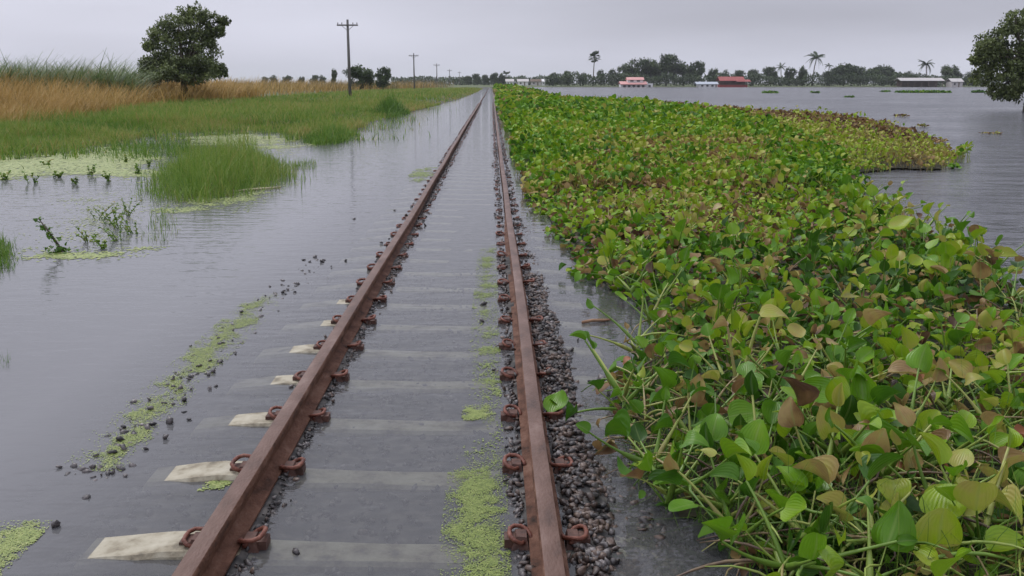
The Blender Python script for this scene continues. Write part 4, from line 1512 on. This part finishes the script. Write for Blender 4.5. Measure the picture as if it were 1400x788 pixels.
# ---------------------------------------------------------------- trees
LEAFQ = [(np.array([(0, 0, 0), (-.32, .45, .06), (0, 1, -.05), (.32, .45, .06)], float), np.array([(0, 1, 2), (0, 2, 3)]))]


def crown_mesh(name, lobes, leaf, mat, per=1.0, seed=0, clump=0.34):
    """leaf-sized faces gathered in clumps through the lobes (cx, cy, cz, rx, rz)"""
    rs = np.random.default_rng(seed)
    C, A, cc = [], [], []
    for (cx, cy, cz, rx, rz) in lobes:
        ncl = max(5, int(22 * per * (rx * rz) / (max(rx, rz) ** 2) ** 0.5 ** 1.0 * 1.0))
        ncl = max(6, int(30 * per))
        d = rs.normal(size=(ncl, 3))
        d /= np.linalg.norm(d, axis=1)[:, None]
        r = rs.uniform(0.35, 1.0, ncl) ** 0.6
        pc = d * r[:, None] * np.array([rx, rx, rz]) + np.array([cx, cy, cz])
        for p in pc:
            cr = clump * (rx * rz) ** 0.5 * rs.uniform(0.6, 1.25)
            m = int(max(20, min(150, 11 * (cr / leaf) ** 2)))
            e = rs.normal(size=(m, 3))
            e /= np.linalg.norm(e, axis=1)[:, None]
            e *= (rs.random(m) ** 0.45)[:, None] * cr
            e[:, 2] *= 0.75
            C.append(p + e)
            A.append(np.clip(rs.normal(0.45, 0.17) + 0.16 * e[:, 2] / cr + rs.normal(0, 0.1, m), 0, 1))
            cc.append(p)
    C, A = np.concatenate(C), np.concatenate(A)
    n = len(C)
    M = rot_z(rs.uniform(0, 6.3, n)) @ rot_x(rs.normal(0, .9, n)) @ rot_y(rs.normal(0, .6, n)) * (leaf * rs.uniform(.7, 1.4, n))[:, None, None]
    return scatter(name, LEAFQ, np.zeros(n, int), M, C, mat, {'tint': A}, smooth=False), np.array(cc), n


def trunk_mesh(h, r, targets, lean=0.0, seed=0, mat=None, fork=0.35):
    rs = random.Random(seed)
    m = MB()
    pp = [Vector((0, 0, -0.4)), Vector((lean * .1, 0, h * fork * 0.5)), Vector((lean * .3, 0, h * fork)), Vector((lean * 0.6, 0, h * 0.65)), Vector((lean, 0, h * 0.88))]
    m.tube(pp, [r * 1.35, r, r * 0.85, r * 0.5, r * 0.15], 9)
    for tg in targets:
        a = pp[2].lerp(pp[3], rs.random()) if rs.random() < .6 else pp[1].lerp(pp[2], rs.uniform(.5, 1))
        e = Vector(map(float, tg))
        mid = a.lerp(e, 0.5) + Vector((rs.uniform(-.1, .1), rs.uniform(-.1, .1), rs.uniform(0, .2))) * (e - a).length
        m.tube([a, a.lerp(mid, .5) + Vector((0, 0, .03 * h)), mid, e], [r * .42, r * .32, r * .22, r * .07], 6, False)
    return m.mesh('trunk', mat or M_bark, True)


def tree_from_px(base_px, dist, lobes_px, leaf, label, mat, r, per, seed, name='tree', cy_spread=0.5):
    """lobes given as photo pixels (x, y, radius x, radius y) of a tree standing at distance dist"""
    k = dist / F
    bx = PD(base_px, 117, dist)
    gz = float(ground_z(np.array([bx[0]]), np.array([dist]))[0])
    t = thing(name, (bx[0], dist, max(gz, -0.4)), label, 'tree')
    lob = []
    rs = random.Random(seed)
    for (lx, ly, rx, rz) in lobes_px:
        q = PD(lx, ly, dist)
        lob.append((q[0] - bx[0], rs.uniform(-1, 1) * cy_spread * rx * k * 1.2, q[2] - max(gz, -0.4), rx * k, rz * k))
    me, cc, n = crown_mesh('crown', lob, leaf, mat, per, seed)
    put('crown', me, t)
    top = max(l[2] for l in lob)
    tg = cc[np.random.default_rng(seed).permutation(len(cc))[:14]]
    put('trunk', trunk_mesh(top, r, tg, lean=lob[0][0] * 0.2, seed=seed), t)
    return n


print('tree', tree_from_px(252, 70, [(240, 78, 42, 26), (258, 42, 32, 28), (262, 20, 20, 14), (222, 52, 24, 24), (285, 26, 13, 10), (305, 30, 9, 6), (300, 44, 8, 7), (272, 72, 26, 28), (300, 97, 11, 9), (208, 92, 18, 13), (238, 96, 46, 18), (270, 95, 38, 17), (215, 96, 26, 17), (245, 104, 50, 12), (203, 64, 8, 6), (276, 48, 18, 14), (288, 94, 14, 11)],
                           0.17, 'tall dark bushy tree standing behind the dry grass', M_tree, 0.22, 1.15, 5, cy_spread=0.5))
print('tree', tree_from_px(1412, 52, [(1368, 58, 26, 22), (1345, 84, 18, 16), (1385, 30, 20, 16), (1408, 62, 40, 34), (1382, 104, 30, 18), (1366, 124, 16, 10), (1440, 56, 44, 40), (1462, 100, 40, 24), (1420, 22, 30, 16), (1352, 62, 14, 12), (1333, 82, 9, 8), (1400, 112, 24, 16), (1386, 126, 14, 9), (1480, 70, 36, 30), (1350, 106, 20, 14), (1368, 128, 20, 9), (1396, 128, 24, 12), (1345, 68, 18, 14), (1376, 80, 30, 22)],
                           0.15, 'large spreading dark green tree rooted in the open flood', M_tree, 0.3, 1.0, 9, cy_spread=0.5))


def far_tree_proto(seed, wide, tall, n=5, leaf=0.5, per=0.8):
    rs = random.Random(seed)
    lob = [(0, 0, tall * .68, wide * .32, tall * .26)]
    for k in range(n):
        a = 6.28 * k / n + rs.uniform(-.4, .4)
        lob.append((math.cos(a) * wide * rs.uniform(.15, .30), math.sin(a) * wide * rs.uniform(.15, .30), tall * rs.uniform(.34, .72), wide * rs.uniform(.16, .26), tall * rs.uniform(.14, .22)))
    lob.append((0, 0, tall * .3, wide * .38, tall * .22))
    me, cc, n_ = crown_mesh('crown', lob, leaf, M_farleaf, per, seed, 0.42)
    tr_ = trunk_mesh(tall * 0.9, tall * 0.025, cc[:8], 0, seed)
    return me, tr_


FT = [far_tree_proto(1, 9, 8), far_tree_proto(2, 8, 9), far_tree_proto(3, 11, 9), far_tree_proto(4, 5.5, 9, 4), far_tree_proto(5, 12, 8, 7), far_tree_proto(6, 4, 10, 4)]
FT_DIM = [(9, 8), (8, 9), (11, 9), (5.5, 9), (12, 8), (4, 10)]


def far_tree(pxx, topy, wpx, dist, which, label, group):
    q = PD(pxx, topy, dist)
    gz = float(ground_z(np.array([q[0]]), np.array([dist]))[0])
    hgt = max(q[2] - gz, 2.0)
    wd = wpx * dist / F
    t = thing('tree', (q[0], dist, gz), label, 'tree', group, rz=random.uniform(0, 6.28))
    t.scale = (wd / FT_DIM[which][0], wd / FT_DIM[which][0], hgt / (FT_DIM[which][1] * 0.97))
    put('crown', FT[which][0], t)
    put('trunk', FT[which][1], t)


G1 = 'trees along the far shore'
lowl = 'low dark green tree in the tree line of the far shore'
for (a, ty, wpx, w_) in [(757, 98, 16, 0), (776, 96, 18, 1), (797, 100, 18, 2), (822, 95, 12, 3), (838, 94, 14, 3), (975, 92, 20, 0), (1010, 95, 22, 1), (1030, 93, 20, 0), (1055, 90, 24, 1), (1080, 92, 20, 3), (1098, 90, 16, 3), (1245, 98, 24, 2), (1225, 97, 20, 0), (1135, 96, 20, 1), (848, 98, 16, 0), (992, 96, 16, 2)]:
    far_tree(a, ty, wpx, SHORE_Y + random.uniform(14, 30), w_, lowl, G1)
G2 = 'big round trees on the far shore'
for (a, ty, wpx, w_) in [(864, 82, 42, 2), (888, 77, 44, 0), (912, 72, 38, 1), (935, 86, 40, 4), (952, 82, 28, 1)]:
    far_tree(a, ty, wpx, SHORE_Y + random.uniform(20, 32), w_, 'big dark round tree in the grove behind the pink roofed house', 'grove behind the pink roofed house')
for (a, ty, wpx, w_) in [(1155, 88, 50, 4), (1178, 93, 34, 2), (1207, 90, 46, 4)]:
    far_tree(a, ty, wpx, SHORE_Y + random.uniform(20, 32), w_, 'broad domed tree between the coconut palm and the open shed', 'domed trees near the shed')
far_tree(1301, 87, 34, SHORE_Y + 25, 0, 'round tree beside the shed and the leaning coconut palm', None)
far_tree(1326, 99, 24, SHORE_Y + 22, 2, 'low tree partly hidden behind the large tree in the flood', None)
far_tree(492, 90, 46, 185, 4, 'wide low umbrella shaped dark tree behind the first telegraph pole', None)
far_tree(523, 90, 26, 180, 1, 'small round green tree next to the umbrella shaped tree', None)
far_tree(456, 94, 10, 260, 3, 'slim small dark tree near the first telegraph pole', None)
for (a, ty, wpx, w_) in [(362, 104, 12, 0), (374, 103, 14, 2), (392, 103.5, 16, 4), (412, 104, 12, 0), (430, 102, 14, 1), (440, 103, 12, 2)]:
    far_tree(a, ty, wpx, 520, w_, 'tiny far tree on the skyline beyond the dry grass', 'skyline trees beyond the dry grass')
for (a, ty, wpx, w_) in [(652, 100, 14, 1), (663, 101, 12, 0), (676, 98, 16, 0), (686, 100, 12, 3), (640, 104, 16, 4)]:
    far_tree(a, ty, wpx, 560, w_, 'far dark tree near the point where the rails vanish', 'trees where the rails vanish')


# low growth along the far shore and skyline
def hedge(name, x0, x1, dist, topy0, topy1, n, label, leaf=0.9, depth=10):
    px_ = rng.uniform(x0, x1, n)
    dd = dist + rng.uniform(0, depth, n)
    f = noise2(px_, px_ * 0, 14, dist * .01 + 3)
    f2 = noise2(px_, px_ * 0, 5, dist * .02 + 7)
    top = topy0 + (topy1 - topy0) * np.clip(f * 1.1 + 0.5 * (f2 - .5), 0, 1)
    q = np.array([PD(a, b_, c) for a, b_, c in zip(px_, top, dd)])
    gz = ground_z(q[:, 0], q[:, 1])
    z = gz + (np.maximum(q[:, 2] - gz, 0.4)) * rng.random(n) ** 0.8
    C = np.stack([q[:, 0], q[:, 1], z], -1)
    M = rot_z(rng.uniform(0, 6.3, n)) @ rot_x(rng.normal(0.3, .9, n)) * (leaf * rng.uniform(.6, 1.4, n))[:, None, None]
    put(name, scatter(name, LEAFQ, np.zeros(n, int), M, C, M_farleaf, {'tint': np.clip(rng.normal(.42, .14, n) + 0.4 * (f2 - .5), 0, 1)}, smooth=False), kind='stuff', label=label)


hedge('shore_bushes', 745, 1420, SHORE_Y + 10, 110, 98, 24000, 'mass of low bushes lining the far shore', 0.75)
hedge('skyline_woods', 535, 700, 600, 110, 105.5, 5000, 'thin strip of far woods on the skyline', 1.3, 30)
hedge('skyline_woods', 690, 780, 640, 110, 104, 3000, 'thin strip of far woods behind the small white houses', 1.3, 20)


# palms
def frond_mesh(L_, droop, nl=16, wid=0.5):
    V, Fc = [], []
    pr = None
    pts_ = []
    for i in range(nl + 1):
        t = i / nl
        pts_.append(np.array([0, L_ * (t - 0.12 * droop * t * t), L_ * (0.35 * t - droop * t * t)]))
    m = MB()
    m.tube(pts_[::4], [0.05, 0.045, 0.035, 0.02, 0.01][:len(pts_[::4])], 4, False)
    for i in range(2, nl + 1):
        t = i / nl
        p = pts_[i]
        ll = wid * L_ * 0.5 * math.sin(math.pi * min(1, 0.15 + 0.8 * t)) ** 0.7
        for s_ in (-1, 1):
            m.add([p, p + np.array([0, -0.10, 0]), p + np.array([s_ * ll, ll * 0.35, -ll * 0.55]), ], [(0, 1, 2)])
            m.add([p + np.array([0, -0.05, 0]), p + np.array([0, -0.28, 0]), p + np.array([s_ * ll * .95, ll * 0.05, -ll * 0.6])], [(0, 1, 2)])
    return build_mesh('frond', m.V, m.F, M_farleaf, False, {'tint': np.full(len(m.V), 0.35)})


def fan_mesh(r):
    m = MB()
    m.tube([(0, 0, 0), (0, r * .4, r * .1), (0, r * .8, r * .1)], [0.05, 0.04, 0.03], 4, False)
    for i in range(11):
        a = R(-75 + 15 * i)
        e = np.array([math.sin(a) * r * .75, r * .8 + math.cos(a) * r * .7, r * .1 - 0.12 * r * abs(math.sin(a))])
        s_ = np.array([math.cos(a), -math.sin(a), 0]) * r * .11
        c0 = np.array([0, r * .8, r * .1])
        md = c0 * .4 + e * .6
        m.add([c0, md - s_, e, md + s_ + np.array([0, 0, .03])], [(0, 1, 2), (0, 2, 3)])
    return build_mesh('frond', m.V, m.F, M_farleaf, False, {'tint': np.full(len(m.V), 0.3)})


FRONDS = [frond_mesh(3.6, d) for d in (0.35, 0.65, 1.0, 1.4)]
FANS = [fan_mesh(1.6), fan_mesh(1.3)]


def palm(pxx, topy, dist, label, fan=False, lean=0.0, nf=18, thin=1.0, s=1.0):
    q = PD(pxx, topy, dist)
    gz = float(ground_z(np.array([q[0]]), np.array([dist]))[0])
    h = q[2] - gz - 2.0 * s
    t = thing('palm_tree', (q[0] - lean, dist, gz), label, 'palm')
    m = MB()
    m.tube([(0, 0, -.3), (lean * .15, 0, h * .35), (lean * .5, 0, h * .7), (lean, 0, h)], [0.32 * thin, 0.24 * thin, 0.2 * thin, 0.17 * thin], 8)
    put('trunk', m.mesh('trunk', M_palmbark, True), t)
    for k in range(nf):
        yaw = 6.283 * k / nf * 2.4 + random.uniform(-.2, .2)
        el = random.uniform(-1.1, 1.5) if fan else random.uniform(-0.4, 1.0)
        me = random.choice(FANS) if fan else FRONDS[random.choice([0, 1, 2, 3])]
        put('frond', me, t, Matrix.Translation((lean, 0, h)) @ Matrix.Rotation(yaw, 4, 'Z') @ Matrix.Rotation(el, 4, 'X') @ Matrix.Scale(s * random.uniform(.8, 1.1), 4))


palm(813, 70, SHORE_Y + 24, 'tall slim fan palm with a round tufted head on the far shore', True, 0.4, 34, s=1.45)
palm(1117, 71, SHORE_Y + 22, 'tallest coconut palm with a ragged drooping crown on the far shore', False, 1.2, 20, s=1.25)
palm(1068, 87, SHORE_Y + 24, 'short thin palm among low trees beside the tallest coconut palm', False, -0.4, 12, 0.8, s=0.8)
palm(1134, 86, SHORE_Y + 22, 'small thin palm just beside the tallest coconut palm', False, 0.3, 9, 0.7, s=0.7)
palm(1267, 81, SHORE_Y + 16, 'leaning coconut palm beside the long roofed shed', False, -0.8, 18, s=1.05)
palm(692, 97, 560, 'tiny fan palm near the point where the rails vanish', True, 0, 16, s=1.3)


# ---------------------------------------------------------------- telegraph poles
def pole(px_, topy, dist, label, group):
    q = PD(px_, topy, dist)
    gz = float(ground_z(np.array([q[0]]), np.array([dist]))[0])
    h = q[2] - gz
    t = thing('telegraph_pole', (q[0], dist, gz), label, 'pole', group)
    m = MB()
    m.tube([(0, 0, -.4), (0, 0, h * .5), (0, 0, h)], [0.17, 0.145, 0.115], 9)
    put('post', m.mesh('post', M_pole, True), t)
    m = MB()
    m.box(-1.05, 1.05, -0.20, -0.115, h - .62, h - .48)
    put('crossarm', m.mesh('crossarm', M_pole), t)
    for x in (-0.95, -0.55, 0.55, 0.95):
        m = MB()
        m.tube([(x, -.158, h - .48), (x, -.158, h - .42), (x, -.158, h - .34), (x, -.158, h - .28)], [0.02, 0.05, 0.055, 0.02], 6)
        put('insulator', m.mesh('insulator', M_pole, True), t)
    for s_ in (-1, 1):
        m = MB()
        m.tube([(s_ * 0.55, -.10, h - .62), (0, -.13, h - 1.1)], 0.022, 5)
        put('brace', m.mesh('brace', M_pole), t)


pole(475, 27, 99, 'tall weathered telegraph pole with one crossarm beside the umbrella shaped tree', None)
for (a, ty, dd, lab) in [(565.5, 73, 211, 'second telegraph pole along the line, standing alone against the sky'), (597, 87, 325, 'third telegraph pole along the line, thin and faint'), (614.5, 95, 440, 'fourth telegraph pole along the line, tiny and faint'), (628, 98, 560, 'fifth telegraph pole along the line, barely visible before the far woods')]:
    pole(a, ty, dd, lab, None)

# ---------------------------------------------------------------- houses on the far shore
W_white = noisy('white_wall', [(0.3, (0.68, 0.68, 0.66)), (0.7, (0.82, 0.82, 0.80))], 1.5, 0.8)
W_pink = noisy('pink_tin_roof', [(0.3, (0.55, 0.26, 0.24)), (0.7, (0.70, 0.38, 0.34))], 1.2, 0.6)
W_red = noisy('red_tin_roof', [(0.3, (0.26, 0.055, 0.048)), (0.7, (0.36, 0.09, 0.075))], 1.2, 0.6)
W_redwall = noisy('red_wall', [(0.3, (0.30, 0.05, 0.045)), (0.7, (0.4, 0.09, 0.075))], 1.5, 0.8)
W_blue = noisy('pale_blue_roof', [(0.3, (0.36, 0.40, 0.44)), (0.7, (0.48, 0.52, 0.56))], 1.2, 0.6)
W_grey = noisy('grey_tin_roof', [(0.3, (0.42, 0.40, 0.38)), (0.7, (0.58, 0.55, 0.52))], 1.2, 0.6)
W_dark = noisy('dark_glass', [(0.3, (0.02, 0.022, 0.025)), (0.7, (0.05, 0.05, 0.05))], 2, 0.3)
W_wood = noisy('house_timber', [(0.3, (0.10, 0.07, 0.05)), (0.7, (0.2, 0.15, 0.11))], 2, 0.85)


def gable(m, x0, x1, y0, y1, z0, z1, over=0.4, th=0.12):
    ym = (y0 + y1) / 2
    for sgn, ye in ((-1, y0 - over), (1, y1 + over)):
        a = [(x0 - over, ye, z0), (x1 + over, ye, z0), (x1 + over, ym, z1), (x0 - over, ym, z1)]
        if sgn > 0:
            a = [(p[0], p[1] + 0.004 * 0, p[2]) for p in a]
        v = a + [(p[0], p[1], p[2] - th) for p in a]
        m.add(v, [(0, 1, 2, 3), (7, 6, 5, 4), (0, 4, 5, 1), (1, 5, 6, 2), (2, 6, 7, 3), (3, 7, 4, 0)])


def house(name, px0, px1, base_y, dist, label, spec):
    """spec: list of (part, material, [boxes or gables in fractions of width / metres])"""
    a, b_ = PD(px0, 117, dist), PD(px1, 117, dist)
    w = b_[0] - a[0]
    gz = float(ground_z(np.array([(a[0] + b_[0]) / 2]), np.array([dist]))[0])
    t = thing(name, (a[0], dist, gz), label, 'house')
    for (part, mat, shp) in spec(w):
        m = MB()
        for s_ in shp:
            if s_[0] == 'b':
                m.box(*s_[1:])
            else:
                gable(m, *s_[1:])
        put(part, m.mesh(part, mat), t)


def pinkhouse(w):
    u = 5.2
    out = [('wall', W_white, [('b', 0, w * .78, 0, 6, -.3, 2.0)]), ('annex', W_white, [('b', w * .785, w, .6, 5, -.3, 2.3)]),
           ('lower_roof', W_pink, [('b', -.4, w * .80, -1.2, -1.1, 1.75, 1.85), ('g', 0, w * .78, -.6, 6.4, 2.02, 3.1)]),
           ('upper_wall', W_white, [('b', w * .22, w * .70, 1.2, 5, 2.6, 3.7)]), ('upper_roof', W_pink, [('g', w * .22, w * .70, 1.2, 5, 3.72, 4.7)])]
    for k in range(5):
        x = w * (.07 + .145 * k)
        out.append(('window', W_dark, [('b', x, x + 1.0, -.03, 0.0 - .002, .7, 1.6)]))
    out.append(('window', W_dark, [('b', w * .30, w * .40, 1.15, 1.197, 2.95, 3.5)]))
    out.append(('window', W_dark, [('b', w * .50, w * .60, 1.15, 1.197, 2.95, 3.5)]))
    out.append(('window', W_dark, [('b', w * .86, w * .93, .55, .597, .9, 1.7)]))
    return out


def redhouse(w):
    out = [('wall', W_redwall, [('b', 0, w, 0, 5, -.3, .9)]), ('back_wall', W_wood, [('b', .2, w - .2, 3, 5.02, .9, 2.5)]),
           ('roof', W_red, [('g', 0, w * .85, -.8, 5, 2.5, 4.1)]), ('side_roof', W_red, [('g', w * .6, w + .4, -1.6, 2.6, 2.2, 2.95)])]
    for k in range(6):
        x = .15 + (w - .5) * k / 5
        out.append(('post', W_wood, [('b', x, x + .18, .1, .3, .9, 2.52)]))
    return out


def bluehouse(w):
    out = [('wall', W_white, [('b', w * .1, w, 0, 5, -.3, 1.6)]), ('roof', W_blue, [('g', 0, w, 0, 5, 1.62, 2.5)])]
    for k in range(3):
        x = w * (.2 + .25 * k)
        out.append(('window', W_dark, [('b', x, x + .9, -.04, -.002, .6, 1.3)]))
    out.append(('door', W_wood, [('b', w * .9, w * .96, -.04, -.002, -.2, 1.4)]))
    return out


def shed(w):
    out = [('roof', W_grey, [('g', 0, w, -1, 5, 2.2, 3.3)]), ('back_wall', W_wood, [('b', .3, w - .3, 3.5, 3.7, -.3, 2.2)])]
    for k in range(7):
        x = .1 + (w - .4) * k / 6
        out.append(('post', W_wood, [('b', x, x + .2, -.9, -.7, -.3, 2.24)]))
    return out


def smallhouse(roof, wall):
    def f(w):
        return [('wall', wall, [('b', 0, w, 0, 5, -.3, 2.1)]), ('roof', roof, [('g', 0, w, 0, 5, 2.12, 3.4)]), ('window', W_dark, [('b', w * .2, w * .35, -.05, -.002, .8, 1.6)]), ('door', W_wood, [('b', w * .6, w * .72, -.05, -.002, -.2, 1.8)])]
    return f


SY = SHORE_Y
house('house', 849, 893, 118, SY - 2, 'white house with stepped pink tin roof standing in the flood', pinkhouse)
house('house', 984, 1022, 118, SY + 2, 'long red roofed open sided house on the far shore', redhouse)
house('house', 953, 981, 118, SY - 1, 'low white house with pale blue roof beside the red one', bluehouse)
house('shed', 1230, 1288, 118, SY + 4, 'long open shed with pale grey roof beside the leaning palm', shed)
house('house', 1301, 1316, 118, SY + 1, 'small grey hut half hidden near the large flooded tree', smallhouse(W_grey, W_grey))
for (a, b_, rf, wl, lab) in [(692, 702, W_grey, W_white, 'tiny far white house just right of the vanishing rails'), (708, 722, W_grey, W_white, 'far white house with wide grey roof behind the plant mat'), (726, 740, W_wood, W_grey, 'far grey house with dark roof near the lake corner'), (741, 750, W_white, W_white, 'far small all white hut next to the first shore trees')]:
    house('house', a, b_, 117, 520, lab, smallhouse(rf, wl))


# ---------------------------------------------------------------- floating islands on the open water
def raft(x0, x1, py_, depth, n, h, label, tint=0.3):
    a, b_ = P(x0, py_), P(x1, py_)
    c = (a + b_) / 2
    t = thing('floating_weed', c, label, 'weeds', None)
    hw = abs(b_[0] - a[0]) / 2
    an, rr = rng.uniform(0, 6.3, n), np.sqrt(rng.random(n))
    x = np.cos(an) * rr * hw
    y = np.sin(an) * rr * depth
    z = np.full(n, 0.03)
    sz_ = rng.uniform(.6, 1.2, n) * max(0.08, c[1] * 0.0022)
    hh = 0.4 * h * (1 - rr ** 2 * .6) * rng.random(n)
    M = rot_z(rng.uniform(0, 6.3, n)) @ rot_x(rng.normal(.5, .5, n)) * sz_[:, None, None]
    put('leaves', scatter('leaves', BM, rng.integers(0, 3, n), M, np.stack([x, y, z + hh], -1), M_hyfar, {'tint': np.clip(rng.normal(tint, .15, n), 0, 1)}), t)


raft(1226, 1298, 127, 4.0, 1500, 0.35, 'long narrow raft of weeds drifting off the shed', 0.3)
raft(1043, 1062, 127.5, 2.5, 200, .3, 'small weed raft drifting off the far shore trees', .3)
raft(1110, 1119, 127.5, 1.5, 90, .3, 'tiny weed raft drifting below the tallest palm', .3)
raft(1156, 1166, 133.5, 1.0, 60, .15, 'tiny flat weed raft on the open lake', .3)
raft(1205, 1216, 126, 1.5, 60, .15, 'tiny weed raft beside the long narrow one', .3)
raft(1330, 1345, 127, 1.5, 150, .5, 'small dark weed raft under the large tree', .2)
raft(1338, 1370, 184, .25, 40, .03, 'thin dark weed streak on the open lake', .9)
raft(1224, 1240, 160, .6, 80, .14, 'dark withered weed bundle off the tongue of the mat', .96)
raft(1256, 1268, 174, .35, 50, .12, 'small withered weed bundle off the mat tip', .97)
raft(1298, 1310, 231, .2, 30, .06, 'little green weed bundle at the mat tip', .4)
raft(745, 764, 133, 1.5, 200, .7, 'small dark tuft where the mat meets the lake', .25)

# ---------------------------------------------------------------- damp air
mh, N, L = new_mat('damp_air')
out = N.new('ShaderNodeOutputMaterial')
pv = N.new('ShaderNodeVolumePrincipled')
pv.inputs['Color'].default_value = (0.93, 0.95, 1.0, 1)
pv.inputs['Density'].default_value = 0.00014
pv.inputs['Anisotropy'].default_value = 0.0
L.new(pv.outputs[0], out.inputs['Volume'])
m = MB()
m.box(-5600, 5600, -60, 9900, -3.0, 40.0)
put('haze', m.mesh('haze', mh), kind='stuff', label='thin damp haze over the flooded plain')
